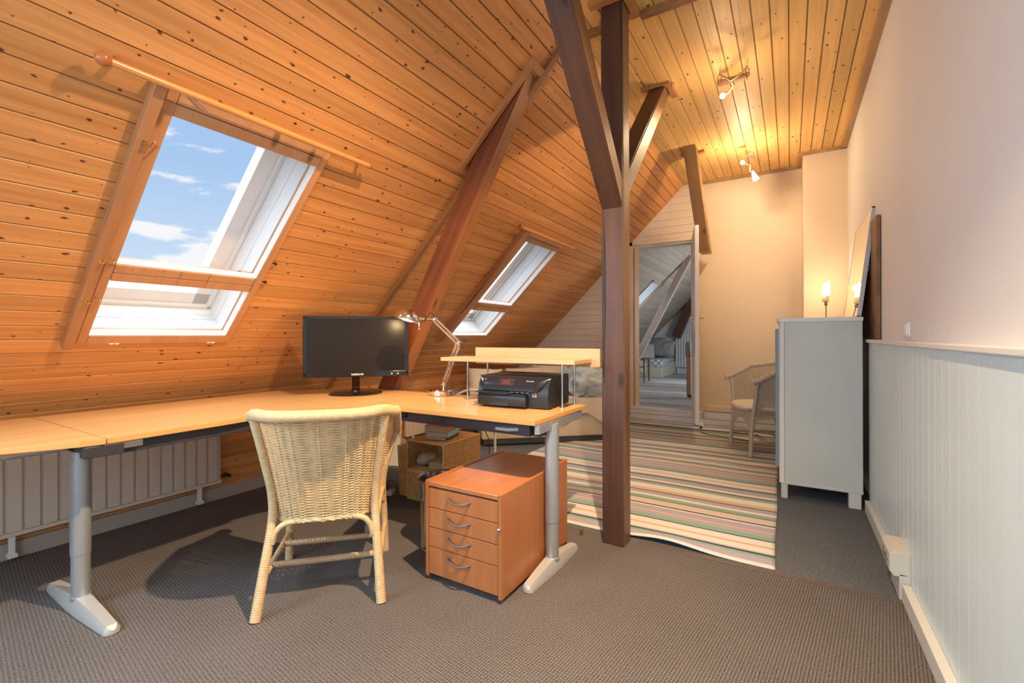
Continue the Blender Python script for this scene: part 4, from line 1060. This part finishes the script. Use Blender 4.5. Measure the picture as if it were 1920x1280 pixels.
b = MB(); b.box((-1.018, 2.400, 0), (-.998, 2.410, .004)); b.box((-1.018, 2.408, 0), (-.998, 2.412, .030), .001); b.box((-1.018, 2.400, .026), (-.998, 2.412, .030), .001); tag(obj('metal_clip', b, BRASS), 'tiny metal clip sticking up from the carpet by the post', 'clip')

# ------------------------------------------------------------------ striped rug
def rugmat():
    m, nt, p = newmat('striped_rug'); N = nt.nodes.new; L = nt.links.new
    t = N('ShaderNodeUVMap'); sp = N('ShaderNodeSeparateXYZ'); L(t.outputs[0], sp.inputs[0])
    y_ = mth(nt, 'ADD', sp.outputs[1], 2.515)
    fr = mth(nt, 'FRACT', mth(nt, 'DIVIDE', mth(nt, 'SUBTRACT', y_, 2.676-1.049*4), 1.049))
    cr, gr, oc, lv, bk, pk = (.78, .74, .70), (.27, .43, .35), (.68, .50, .30), (.45, .41, .49), (.028, .025, .032), (.68, .58, .51)
    seq = [(2.676, cr), (2.734, oc), (2.758, cr), (2.829, bk), (2.843, gr), (2.897, lv), (2.944, oc), (2.964, lv), (3.034, cr), (3.057, bk), (3.071, pk), (3.150, oc), (3.160, bk), (3.169, gr), (3.224, cr), (3.259, lv), (3.320, bk), (3.335, oc), (3.390, cr), (3.476, gr), (3.522, oc), (3.530, bk), (3.552, cr), (3.595, lv), (3.663, gr), (3.691, bk), (3.708, lv)]
    st = [((y-2.676)/1.049, c) for y, c in seq]
    r = ramp(nt, fr, st, 'CONSTANT')
    n = N('ShaderNodeTexNoise'); n.inputs['Scale'].default_value = 300; L(t.outputs[0], n.inputs['Vector'])
    c = mixc(nt, mth(nt, 'MULTIPLY', n.outputs[0], .25), r.outputs[0], (.2, .18, .16)); L(c, p.inputs['Base Color'])
    p.inputs['Roughness'].default_value = .95; p.inputs['Specular IOR Level'].default_value = .1
    b = N('ShaderNodeBump'); b.inputs['Strength'].default_value = .5; b.inputs['Distance'].default_value = .003; L(n.outputs[0], b.inputs['Height']); L(b.outputs[0], p.inputs['Normal'])
    return m
RUG = rugmat()
bm = bmesh.new(); uv = bm.loops.layers.uv.new('UVMap')
nxr, nyr = 90, 170; x0, x1, y0, y1 = -2.13, -.066, 2.515, 5.70
def rugp(u, v):
    y = y0+(y1-y0)*v; x = x0+.28*max(0, min(1, (3.2-y)/.7))*(1-u)+(x1-x0)*u - .04*v*u
    far = max(0, min(1, (y-4.1)/.5)); lf = max(0, min(1, (-.9-x)/.8)); ridge = 0
    z = .006
    w = .010*far*(.5+.5*math.sin(y*17+x*1.3+1.2*math.sin(x*2.1)))*(.6+.4*mnoise.noise(Vector((x*2, y*2, 0))))
    w += .030*math.exp(-((y-(4.42+.05*math.sin(x*2)))/.05)**2)*(.35+.65*mnoise.noise(Vector((x*3, 5, 0)))**2+.25*math.sin(x*26)*max(0, 1-abs(x+1.5)/.6))
    w += .012*math.exp(-((y-3.95-.03*x)/.05)**2)*max(0, mnoise.noise(Vector((x*3, 1, 0))))
    w += .05*max(0, (y-5.52)/.18)**1.5*(1 if x < -.3 else .6)   # pushed up against the plinth
    w += .028*math.exp(-((y-y0)/.10)**2)*math.exp(-((x+.58)/.20)**2)  # lifted front edge beside the post
    dy = .012*math.sin(x*5.2)*math.exp(-((y-4.0)/.9)**2)+.010*mnoise.noise(Vector((x*2.3, y*1.2, 3)))
    dx = .003*math.sin(y*6)
    yy = min(5.715, y+dy)
    return Vector((x+dx, yy, z+max(0, w)))
grid = [[bm.verts.new(rugp(i/nxr, j/nyr)) for i in range(nxr+1)] for j in range(nyr+1)]
for j in range(nyr):
    for i in range(nxr):
        f = bm.faces.new((grid[j][i], grid[j][i+1], grid[j+1][i+1], grid[j+1][i]))
        for l, (a, c) in zip(f.loops, ((i, j), (i+1, j), (i+1, j+1), (i, j+1))): l[uv].uv = (a/nxr*2.06, c/nyr*3.185)
me = bpy.data.meshes.new('striped_rug'); bm.to_mesh(me); bm.free(); me.materials.append(RUG)
for p in me.polygons: p.use_smooth = True
rug = bpy.data.objects.new('striped_rug', me); C.objects.link(rug)
sm_ = rug.modifiers.new('s', 'SOLIDIFY'); sm_.thickness = .006; sm_.offset = -1
tag(rug, 'large rumpled flat woven rug with cream, green, lilac and black stripes', 'rug')

# ------------------------------------------------------------------ day bed behind the desk
DA = Vector((.75, .66, 0)).normalized(); DB = Vector((-DA.y, DA.x, 0))
DC = Vector((-2.67, 3.80, .013))
DM = Matrix(((DA.x, DB.x, 0, DC.x), (DA.y, DB.y, 0, DC.y), (0, 0, 1, DC.z), (0, 0, 0, 1)))
db = thing('day_bed', 'beige upholstered low day bed standing diagonally behind the desk', 'bed', mtx=DM)
LB_, WB_ = 1.42, .80
b = MB(); b.box((.02, .02, 0), (LB_-.02, WB_, .055), .004); obj('plinth', b, plain('dark_plinth', (.05, .05, .06), .6), db)
b = MB(); b.box((0, 0, .055), (LB_, WB_, .30), .022, seg=4); obj('base', b, LINEN, db, True)
b = MB(); b.box((.01, .01, .30), (LB_-.01, WB_, .44), .035, seg=4); obj('mattress', b, PILLOW, db, True)
def cushion(name, label, c, size, rot, mat, seed, group=None, puff=.5):
    """pillow: square plan with pinched corners, fat middle"""
    b = bmesh.new(); n = 18; w, h, t = size
    def P(u, v, s):
        a = 1-abs(u)**2.6; c_ = 1-abs(v)**2.6
        z = s*t/2*(max(0, a*c_))**.5; k = 1-.06*(1-abs(u))*abs(v)**3; k2 = 1-.06*(1-abs(v))*abs(u)**3
        q = Vector((u*w/2*k2, v*h/2*k, z))
        q.z += .10*t*mnoise.fractal(Vector((u*1.7, v*1.7, seed+s)), 1, 2, 3); return q
    for s in (-1, 1):
        g = [[b.verts.new(P(-1+2*i/n, -1+2*j/n, s)) for i in range(n+1)] for j in range(n+1)]
        for j in range(n):
            for i in range(n): b.faces.new((g[j][i], g[j][i+1], g[j+1][i+1], g[j+1][i]))
    bmesh.ops.remove_doubles(b, verts=b.verts, dist=.004)
    bb = MB(); bb.bm.free(); bb.bm = b
    o = obj(name, bb, mat, None, True, ang=180)
    o.matrix_basis = Matrix.Translation(Vector(c)) @ rot
    tag(o, label, 'cushion', group); return o
def rot(rz, rx, ry=0): return Matrix.Rotation(R(rz), 4, 'Z') @ Matrix.Rotation(R(rx), 4, 'X') @ Matrix.Rotation(R(ry), 4, 'Y')
def dpt(a, b_, z): return DM @ Vector((a, b_, z))
cushion('cushion', 'beige pillow propped at left end of day bed behind the desk', dpt(.12, .56, .585), (.46, .34, .16), rot(52, 66, 8), PILLOW, 1)
cushion('cushion.001', 'beige pillow behind printer, second from the left on the day bed', dpt(.58, .60, .59), (.48, .34, .16), rot(40, 62, -5), PILLOW, 2)
cushion('cushion.002', 'largest cream pillow on day bed seen above printer right corner', dpt(.93, .64, .61), (.50, .36, .17), rot(36, 60, 6), PILLOW, 5)
# duvet: crumpled cloth lump over the right end
b = MB(); b.blob((1.19, .31, .60), (.24, .32, .17), 7, .26, 2.8, 5, sq=.75)
dv_ = obj('duvet', b, DUVET, None, True, ang=180); dv_.matrix_basis = DM.copy(); tag(dv_, 'crumpled pale grey green duvet heaped on the day bed', 'duvet')
b = MB()
rows = []
for j in range(15):
    v = j/14; row = []
    for i in range(25):
        u = i/24; a = .80+.66*u; d = .03*math.sin(u*19+v*2)*v+.02*math.sin(u*7)
        if v < .5: y = .35-.36*(v/.5); z = .452+.01*math.sin(u*9)
        else: y = -.012-.018*(1+math.sin(u*19))*(v-.5)*2; z = .45-.20*(v-.5)/.5*(.75+.5*math.sin(u*5+1)**2)
        row.append((min(a, 1.43), y, z+.006))
    rows.append(row)
for a, c in zip(rows, rows[1:]):
    for i in range(24): b.quad([a[i], a[i+1], c[i+1], c[i]])
bmesh.ops.remove_doubles(b.bm, verts=b.bm.verts, dist=1e-5); bmesh.ops.recalc_face_normals(b.bm, faces=b.bm.faces); bmesh.ops.solidify(b.bm, geom=b.bm.faces[:], thickness=.006)
o = obj('bed_throw', b, PILLOW, None, True); o.matrix_basis = DM.copy(); tag(o, 'cream sheet draped over the front edge of the day bed', 'sheet')
# chrome arch (side frame of a small stool) left of printer
b = MB(); pts = []
for k in range(25):
    a = PI*k/24; pts.append((-2.30+.20*math.cos(a)*.82, 3.12+.20*math.cos(a)*.57, .44+.23*math.sin(a)))
pts = [Vector((pts[0][0], pts[0][1], .006))]+[Vector(p) for p in pts]+[Vector((pts[-1][0], pts[-1][1], .006))]
b.tube(pts, .011, 10); tag(obj('chrome_hoop', b, SILVERL, None, True), 'arched silver tube frame standing between desk and day bed', 'frame')
# framed picture behind the post
pf_ = thing('framed_picture', 'framed dark picture leaning on the boarded wall by the day bed', 'picture', (-2.10, 5.66, .0))
Tm = Matrix.Rotation(R(-6), 4, 'X')
b = MB()
for q in ((-.27, .30, -.235, .76), (.235, .30, .27, .76), (-.27, .725, .27, .76), (-.27, .30, .27, .335)): b.box((q[0], -.012, q[1]), (q[2], .012, q[3]), .003, Tm)
for x in (-.25, .25): b.box((x-.02, -.01, .0), (x+.02, .01, .31), .003, Tm)
obj('frame', b, OFFW, pf_)
b = MB(); b.box((-.24, -.004, .33), (.24, .004, .73), 0, Tm); obj('picture', b, plain('pebble_print', (.16, .15, .14), .3, var=.9, vscale=40), pf_)

# ------------------------------------------------------------------ white cabinet on the right
cb = thing('white_cabinet', 'tall white painted cabinet with rounded front corner against right wall', 'cabinet', (.18, 4.15, 0))
cx0, cx1, cy0, cy1 = -.034, .396, 3.66, 4.62
b = MB()
def rc(x0, x1, y0, y1, r):
    pts = [(x1, y0), (x1, y1)]
    for k in range(7): a = R(90+k*15); pts.append((x0+r+r*math.cos(a), y1-r+r*math.sin(a)))
    for k in range(7): a = R(180+k*15); pts.append((x0+r+r*math.cos(a), y0+r+r*math.sin(a)))
    return pts[::-1]
b.box((cx0+.0, cy0, .105), (cx1, cy1, 1.212), .002); obj('body', b, CABW, cb, False, True)
b = MB()
for y in (cy0+.0, cy1-.045):
    b.prism([(cx0-.002, y), (cx0-.002, y+.045), (cx0-.012, y+.045), (cx0-.026, y+.038), (cx0-.034, y+.022), (cx0-.030, y+.008), (cx0-.018, y)], .105, 1.212)
obj('corner_pilaster', b, plain('pilaster_white', (.70, .71, .70), .35), cb, True, True, 60)
b = MB(); b.prism(rc(-.080, .398, 3.645, 4.64, .035), 1.211, 1.237, bev=.002); obj('top_board', b, plain('cabinet_top_white', (.72, .72, .70), .4), cb, False, True)
b = MB(); b.box((cx0-.01, cy0-.003, .100), (cx1+.002, cy1, .118), .003); obj('base_moulding', b, CABW, cb, False, True)
b = MB(); b.box((cx0-.086+.03, cy0+.055, .20), (cx0-.002, cy1-.055, 1.165), .006); obj('door', b, CABB, cb, False, True)
for (x, y) in ((cx0-.022, cy0), (cx1-.075, cy0), (cx0-.022, cy1-.06), (cx1-.075, cy1-.06)):
    b = MB(); b.box((x, y, 0), (x+.068 if x > 0 else x+.040, y+.06, .102), .006); ft = obj('foot', b, CABW if x < 0 else plain('foot_pinkish_white', (.68, .62, .60), .45), cb, False, True)
# mirror leaning on the wall, standing on cabinet
MRM = Matrix.Translation((.372, 3.72, 1.238)) @ Matrix.Rotation(R(6.6), 4, 'Y')
mi = thing('leaning_mirror', 'large mirror in thin silver frame leaning on wall atop cabinet', 'mirror', mtx=MRM)
b = MB(); Lm, Hm = .88, .715
for q in ((0, 0, .010, Hm), (Lm-.010, 0, Lm, Hm), (0, 0, Lm, .010), (0, Hm-.010, Lm, Hm)): b.box((-.001, q[0], q[1]), (.024, q[2], q[3]), .0015)
obj('frame', b, plain('mirror_frame', (.50, .46, .45), .35, metal=.3), mi)
b = MB(); b.box((.0005, .008, .008), (.004, Lm-.008, Hm-.008)); obj('mirror_glass', b, MIRR, mi)
b = MB(); b.box((.016, .008, .008), (.020, Lm-.008, Hm-.008)); obj('backing', b, plain('backing_board', (.22, .13, .06), .7), mi)
b = MB(); b.tube(arc((.028, .02, Hm*.66), (.026, .05, Hm*.50), (.006, 0, -.03)), .0012, 5); b.tube(arc((.026, .05, Hm*.50), (.028, .02, Hm*.42), (.008, 0, 0)), .0012, 5); obj('hanging_wire', b, PLUG, mi, True)
b = MB(); b.box((.447, 3.50, 1.094), (.466, 4.60, 1.845), .002); o = obj('brown_board', b, plain('dark_brown_board', (.20, .10, .045), .55, var=.3, vscale=10)); tag(o, 'dark brown board standing upright behind the leaning mirror', 'board')
# table lamp with flame shaped shade
tl = thing('floor_lamp', 'slender lit lamp with slanted white flame shade behind the cabinet', 'lamp', (.28, 5.03, 0))
b = MB(); b.lathe([(.11, 0), (.11, .008), (.03, .018), (.006, .03), (.005, 1.385), (.011, 1.392), (.014, 1.404), (.011, 1.416), (.016, 1.423)], 24); obj('stand', b, plain('bronze', (.32, .22, .12), .35, metal=.8), tl, True)
b = MB(); b.lathe([(.026, 1.422), (.028, 1.425), (.028, 1.480), (.025, 1.483)], 24); obj('socket', b, plain('socket_cream', (.80, .66, .42), .5), tl, True)
b = MB(); rg = []
for z in (1.480, 1.50, 1.52):
    rg.append([(.030*math.cos(2*PI*k/28), .030*math.sin(2*PI*k/28), z) for k in range(28)])
rg.append([(.030*math.cos(2*PI*k/28), .030*math.sin(2*PI*k/28), 1.547+.066*(1+math.cos(2*PI*k/28-R(31)))/2) for k in range(28)])
rg.append([(.012*math.cos(2*PI*k/28), .012*math.sin(2*PI*k/28), 1.566+.026*(1+math.cos(2*PI*k/28-R(31)))/2) for k in range(28)])
b.loft(rg); obj('shade', b, emit('flame_shade_glow', (1, .84, .60), 7), tl, True)
bulb('floor_lamp_light', (.28-.04, 5.03-.05, 1.56), 2.6, (1, .74, .42), .03)
bulb('floor_lamp_light_back', (.28+.03, 5.03+.05, 1.56), 2.2, (1, .74, .42), .03)

# wall switch and outlet block
sw = thing('wall_switch', 'white double rocker switch just above the wainscot rail', 'switch', (.47, 2.765, 1.142))
b = MB(); b.box((-.008, -.035, -.032), (0, .035, .038), .002); obj('plate', b, PLUG, sw)
for s_ in (-1, 1):
    b = MB(); b.box((-.015, s_*.015-.012, -.024), (-.006, s_*.015+.012, .030), .003); obj('rocker', b, PLUG, sw)
ob_ = thing('outlet_block', 'beige surface mounted double socket block on the skirting', 'socket', (.40, 2.6, .0))
OBM = plain('socket_beige', (.60, .56, .50), .45)
b = MB(); b.prism([(.360, .115), (.360, .185), (.375, .200), (.430, .200), (.430, .105), (.375, .095)], 2.505, 2.70, Matrix(((1, 0, 0, 0), (0, 0, 1, 0), (0, 1, 0, 0), (0, 0, 0, 1))), bev=.003); b.box((.392, 2.505, 0), (.43, 2.70, .11), .003); obj('housing', b, OBM, ob_, False, True)
for y in (2.575, 2.635):
    b = MB(); b.tube([(.361, y, .150), (.357, y, .150)], .021, 18); b.tube([(.3585, y, .150), (.3560, y, .150)], [.017, .016], 18); f = obj('socket_face', b, plain('socket_hole', (.22, .18, .16), .5), ob_, True, True)
so = thing('floor_socket', 'small grey wall socket with white adapter by the door step', 'socket', (-.93, 5.735, .05))
b = MB(); b.box((-.045, -.004, -.035), (.025, .009, .035), .002); obj('plate', b, plain('socket_taupe', (.36, .32, .29), .5), so)
b = MB(); b.tube([(-.022, -.004, 0), (-.022, -.006, 0)], .017, 16); obj('socket_face', b, BLACKM, so, True)
b = MB(); b.blob((.045, -.022, .018), (.030, .022, .050), 0, 0, 1, 3, sq=.8); obj('adapter', b, PLUG, so, True)
b = MB(); b.tube([(.043, -.040, .0), (.043, -.068, -.004)], [.020, .014], 14); b.tube([(.043, -.066, -.004), (.045, -.09, -.02), (.06, -.15, -.033), (.16, -.25, -.030), (.35, -.33, -.022), (.62, -.38, -.030)], .0045, 6); obj('plug_and_cable', b, CABLE, so, True)

# ------------------------------------------------------------------ low voltage cable lights on the ceiling
for x in (-.378, -.214):
    b = MB(); b.tube([(x, -1.6, 2.745), (x, 3.12, 2.755)], .0016, 5); tag(obj('ceiling_wire', b, plain('wire_pale', (.62, .50, .34), .4, metal=.3), None, True), ('left' if x < -.3 else 'right')+'most of two thin low voltage wires under the flat ceiling', 'wire')
cl = thing('cable_spotlight', 'lit spotlight on forked arm under the wooden block on ceiling', 'spotlight', (-.34, 3.3, 2.92))
b = MB(); b.box((-.435, 3.515, 2.892), (-.245, 3.565, 2.921), .008); obj('wooden_block', b, TRIMB, cl, False, True)
CMET = plain('warm_copper', (.45, .28, .20), .35, metal=.6)
b = MB(); b.tube([(-.378, 3.12, 2.755), (-.35, 3.17, 2.752), (-.315, 3.22, 2.745), (-.305, 3.27, 2.735), (-.34, 3.34, 2.735), (-.365, 3.37, 2.74)], [.004, .005, .007, .007, .009, .010], 8); b.tube([(-.214, 3.12, 2.755), (-.25, 3.17, 2.750), (-.29, 3.20, 2.745), (-.315, 3.22, 2.745)], [.004, .005, .006, .007], 8); obj('forked_arm', b, CMET, cl, True, True)
for x in (-.385, -.225):
    b = MB(); b.tube([(x, 3.30, 2.90), (x, 3.24, 2.80)], .0014, 5)
    for zz in (2.79, 2.765): b.tube([Vector((x, 3.24, zz))+Vector((.012*math.cos(a), 0, .014*math.sin(a))) for a in [2*PI*i/12 for i in range(13)]], .003, 5)
    obj('hanger', b, CMET, cl, True, True)
b = MB(); b.blob((-.385, 3.385, 2.738), (.018, .018, .018), 0, 0, 1, 3); obj('bulb', b, emit('halogen_glow', (1, .86, .62), 22), cl, True, True)
c2 = thing('ceiling_spotlight', 'twin ceiling spotlight with cone shade near the far wall', 'spotlight', (-.33, 5.1, 2.92))
b = MB(); b.lathe([(.03, -.001), (.03, -.02), (.026, -.022), (.001, -.022)], 20); b.tube([(0, 0, -.02), (.0, -.03, -.10), (0, -.03, -.19)], .006, 8); obj('stem', b, SILVERL, c2, True)
b = MB(); b.lathe([(.012, 0), (.030, .075), (.034, .10), (.030, .10), (.010, .004)], 20, M=Matrix.Translation((0.02, -.05, -.19)) @ Matrix.Rotation(R(205), 4, 'X') @ Matrix.Rotation(R(20), 4, 'Y')); obj('cone_shade', b, SILVERL, c2, True)
b = MB(); b.tube([(0, -.03, -.12), (-.04, -.20, -.155)], .006, 8); obj('arm', b, SILVERL, c2, True)
b = MB(); b.blob((-.05, -.265, -.165), (.019, .019, .019), 0, 0, 1, 3); obj('bulb', b, emit('halogen_glow_far', (1, .86, .62), 22), c2, True)
bulb('spot_far_light', (-.38, 4.80, 2.62), 16, (1, .78, .50), .03)
spotl('spot_far_beam', (-.34, 4.85, 2.68), (-.35, .92, -.75), 20, 120, (1, .78, .50))
bulb('spot_mid_light', (-.385, 3.36, 2.60), 6, (1, .72, .44), .03)
spotl('spot_mid_beam', (-.385, 3.40, 2.66), (-.85, -.15, -1), 46, 116, (1, .72, .44))
# the lamp of the same cable system above the viewer
c3 = thing('cable_spotlight.001', 'lit cable spotlight on the flat ceiling in front of the wooden post', 'spotlight', (-.30, 1.2, 2.92))
b = MB(); b.tube([(-.378, 1.10, 2.752), (-.30, 1.18, 2.745), (-.30, 1.22, 2.74)], .006, 8); b.tube([(-.214, 1.10, 2.752), (-.30, 1.18, 2.745)], .006, 8); obj('forked_arm', b, CMET, c3, True, True)
b = MB(); b.blob((-.30, 1.24, 2.735), (.018, .018, .018), 0, 0, 1, 3); obj('bulb', b, emit('halogen_glow_near', (1, .80, .5), 22), c3, True, True)
_l = bpy.data.lights.new('spot_near_light', 'SPOT'); _l.energy = 500; _l.color = (1, .70, .41); _l.shadow_soft_size = .022; _l.spot_size = R(122); _l.spot_blend = 1.0
_o = bpy.data.objects.new('spot_near_light', _l); C.objects.link(_o); _o.location = (-.30, 1.20, 2.68); _o.rotation_euler = Vector((-1.35, .1, -3.1)).to_track_quat('-Z', 'Y').to_euler()

# ------------------------------------------------------------------ next room seen through the door
s2 = boarded('ceiling_slope_next_room', SB, 0.0, 5.90, 11.8, PITCH, SOFF, PINE_G, holes=[WIN3], M=SM); struct(s2, 'grey boarded slope of the next room')
b = MB(); b.box((-1.12, 5.9, 2.92), (.7, 11.9, 2.97)); struct(obj('ceiling_next_room', b, PINE_G))
GW = plain('next_room_wall', (.55, .56, .58), .8)
b = MB(); b.box((-3.5, 11.80, 0), (.7, 11.9, 3.0)); struct(obj('wall_next_room_back', b, GW), 'pale grey gable wall of the next room')
b = MB(); b.box((.62, 5.9, 0), (.72, 11.9, 3.0)); struct(obj('wall_next_room_right', b, GW))
b = MB(); b.box((-3.50, 5.9, 0), (-3.40, 11.9, .70)); struct(obj('wall_next_room_left', b, GW))
b = MB(); b.box((-3.5, 5.90, .12), (.7, 11.9, .19)); FL2 = plankwood('bleached_floor_boards', (.40, .38, .37), (.20, .18, .175), g=0, c=1, pitch=.15, off=0, knots=.5, rough=.3, groove=.03, pvar=.35); struct(obj('floor_next_room', b, FL2), 'bleached plank floor of the next room')
b = MB(); b.box((-1.70, 5.77, .19), (-1.0, 5.92, .201), .003); struct(obj('trim_9', b, OFFW))
e3 = bpy.data.objects.new('window_3', None); C.objects.link(e3); e3.matrix_basis = SM; e3['kind'] = 'structure'
b = MB(); y0, y1, s0, s1 = WIN3
for q in ((y0, s0, y0+.06, s1), (y1-.06, s0, y1, s1), (y0, s0, y1, s0+.05), (y0, s1-.05, y1, s1)): b.box((q[0], q[1], -.05), (q[2], q[3], .012), .003)
obj('window_frame', b, plain('grey_brown_frame', (.33, .27, .22), .5), e3)
b = MB(); b.box((y0-.02, s0-.02, -.33), (y0, s1+.02, -.05)); b.box((y1, s0-.02, -.33), (y1+.02, s1+.02, -.05)); b.box((y0, s0-.02, -.33), (y1, s0, -.05)); b.box((y0, s1, -.33), (y1, s1+.02, -.05)); obj('reveal', b, REVEAL, e3)
b = MB(); b.quad([(y0+.05, s0+.05, -.03), (y1-.05, s0+.05, -.03), (y1-.05, s1-.05, -.03), (y0+.05, s1-.05, -.03)]); obj('pane', b, GLASS, e3)
def xzbeam(x0, z0, x1, z1, w, ya, yb, nm, mat, label):
    a = Vector((x0, 0, z0)); c = Vector((x1, 0, z1)); ax = (c-a); ln_ = ax.length; ax.normalize(); n_ = Vector((ax.z, 0, -ax.x))
    M = Matrix(((n_.x, 0, ax.x, a.x), (0, 1, 0, 0), (n_.z, 0, ax.z, a.z), (0, 0, 0, 1)))
    b = MB(); b.box((-w, ya, 0), (0, yb, ln_), .006); o = obj(nm, b, mat); o.matrix_basis = M; return tag(o, label, 'beam')
xzbeam(-2.62, .20, -1.44, 2.50, .11, 8.40, 8.50, 'leaning_strut', beam('pale_grey_strut', (.46, .36, .32), (.34, .25, .22)), 'pale leaning strut in the next room beside its skylight')
xzbeam(-2.28, 1.05, -1.75, 2.32, .20, 11.55, 11.7, 'leaning_strut', BEAM, 'dark red strut against the end wall of the next room')
# bed
bd = thing('bed', 'white low bed with blue patterned cover in the next room', 'bed', (-2.95, 11.1, .19))
b = MB(); b.box((-3.38, 10.35, .19), (-2.42, 11.78, .50), .01); obj('bed_base', b, plain('bed_base_white', (.56, .54, .48), .6), bd, False, True)
b = MB(); b.box((-3.37, 10.36, .50), (-2.44, 11.78, .58), .04, seg=4); obj('mattress', b, GREYL, bd, True, True)
def checkm():
    m, nt, p = newmat('blue_check_cover'); t = nt.nodes.new('ShaderNodeTexCoord'); c = nt.nodes.new('ShaderNodeTexChecker'); c.inputs['Scale'].default_value = 14
    c.inputs['Color1'].default_value = (.22, .32, .42, 1); c.inputs['Color2'].default_value = (.60, .63, .64, 1); nt.links.new(t.outputs['Object'], c.inputs[0]); nt.links.new(c.outputs[0], p.inputs['Base Color']); p.inputs['Roughness'].default_value = .9
    return m
b = MB(); b.box((-2.90, 10.335, .42), (-2.405, 11.05, .60), .03, seg=3); obj('patterned_cover', b, checkm(), bd, True, True)
cushion('cushion.003', 'light square pillow leaning at front of the next room bed', (-3.02, 11.25, .74), (.50, .50, .16), rot(20, 62, 25), GREYL, 8)
cushion('cushion.004', 'dark grey pillow at the back left of the next room bed', (-2.95, 11.62, .84), (.60, .50, .18), rot(0, 72), GREYP, 9)
cushion('cushion.005', 'mid grey pillow at the right end of the next room bed', (-2.62, 11.60, .80), (.46, .42, .18), rot(-10, 70), plain('mid_grey_cotton', (.34, .35, .36), .85), 10)
b = MB(); b.blob((-2.98, 10.20, .45), (.26, .12, .24), 5, .25, 3, 4); o = obj('sheepskin', b, FLEECE, None, True); tag(o, 'cream sheepskin hanging over foot of the next room bed', 'sheepskin')
st = thing('side_table', 'small dark brown wooden side table in the next room', 'table', (-2.65, 9.2, .1995))
b = MB(); b.box((-.32, -.22, .44), (.23, .22, .475), .006); obj('tabletop', b, plain('dark_walnut', (.13, .06, .035), .4), st)
for x, y in ((-.28, -.18), (.20, -.18), (-.28, .18), (.20, .18)):
    b = MB(); b.tube([(x, y, 0), (x, y, .445)], [.014, .020], 10); obj('leg', b, plain('dark_walnut_leg', (.12, .055, .03), .4), st, True)
b = MB(); b.box((-.28, -.185, .30), (.20, -.17, .32)); obj('rail', b, plain('dark_rail', (.08, .04, .025), .4), st)
b = MB(); b.box((-3.3, 9.25, .191), (-1.55, 10.2, .199), .002); tag(obj('pale_rug', b, plain('pale_rug', (.62, .64, .64), .9, bump=.3, bscale=50)), 'pale white rug on the plank floor of the next room', 'rug')
r3 = thing('radiator.002', 'white upright radiator on the end wall of the next room', 'radiator', (-2.15, 11.76, .30))
b = MB()
for k in range(8): b.box((-.26+k*.065, -.05, .05), (-.26+k*.065+.055, 0, .88), .008)
obj('panel', b, plain('radiator_white', (.60, .61, .62), .4), r3)
b = MB(); b.tube([(-.2, -.02, .05), (-.2, -.02, -.11)], .01); b.tube([(.2, -.02, .05), (.2, -.02, -.11)], .01); obj('pipe', b, OFFW, r3, True)
lb = thing('leaning_board', 'narrow brown wooden board on small wheels just inside the door', 'board', (-1.285, 7.2, .19))
b = MB(); b.box((-.03, -.06, .05), (.03, .06, .62), .004); obj('board', b, plain('tan_board', (.36, .20, .11), .5), lb)
b = MB(); b.tube([(.02, -.05, .030), (.035, -.05, .030)], .029, 14); b.tube([(.02, .05, .030), (.035, .05, .030)], .029, 14); b.box((-.02, -.06, .02), (.02, .06, .06)); obj('wheel', b, BLACKM, lb, True)
b = MB(); b.box((-.045, -.06, .62), (.03, .06, .84), .02, None, 3); obj('striped_cover', b, plain('striped_cloth', (.22, .22, .23), .8, var=.9, vscale=26, stretch=(3, .1, .1)), lb, True)
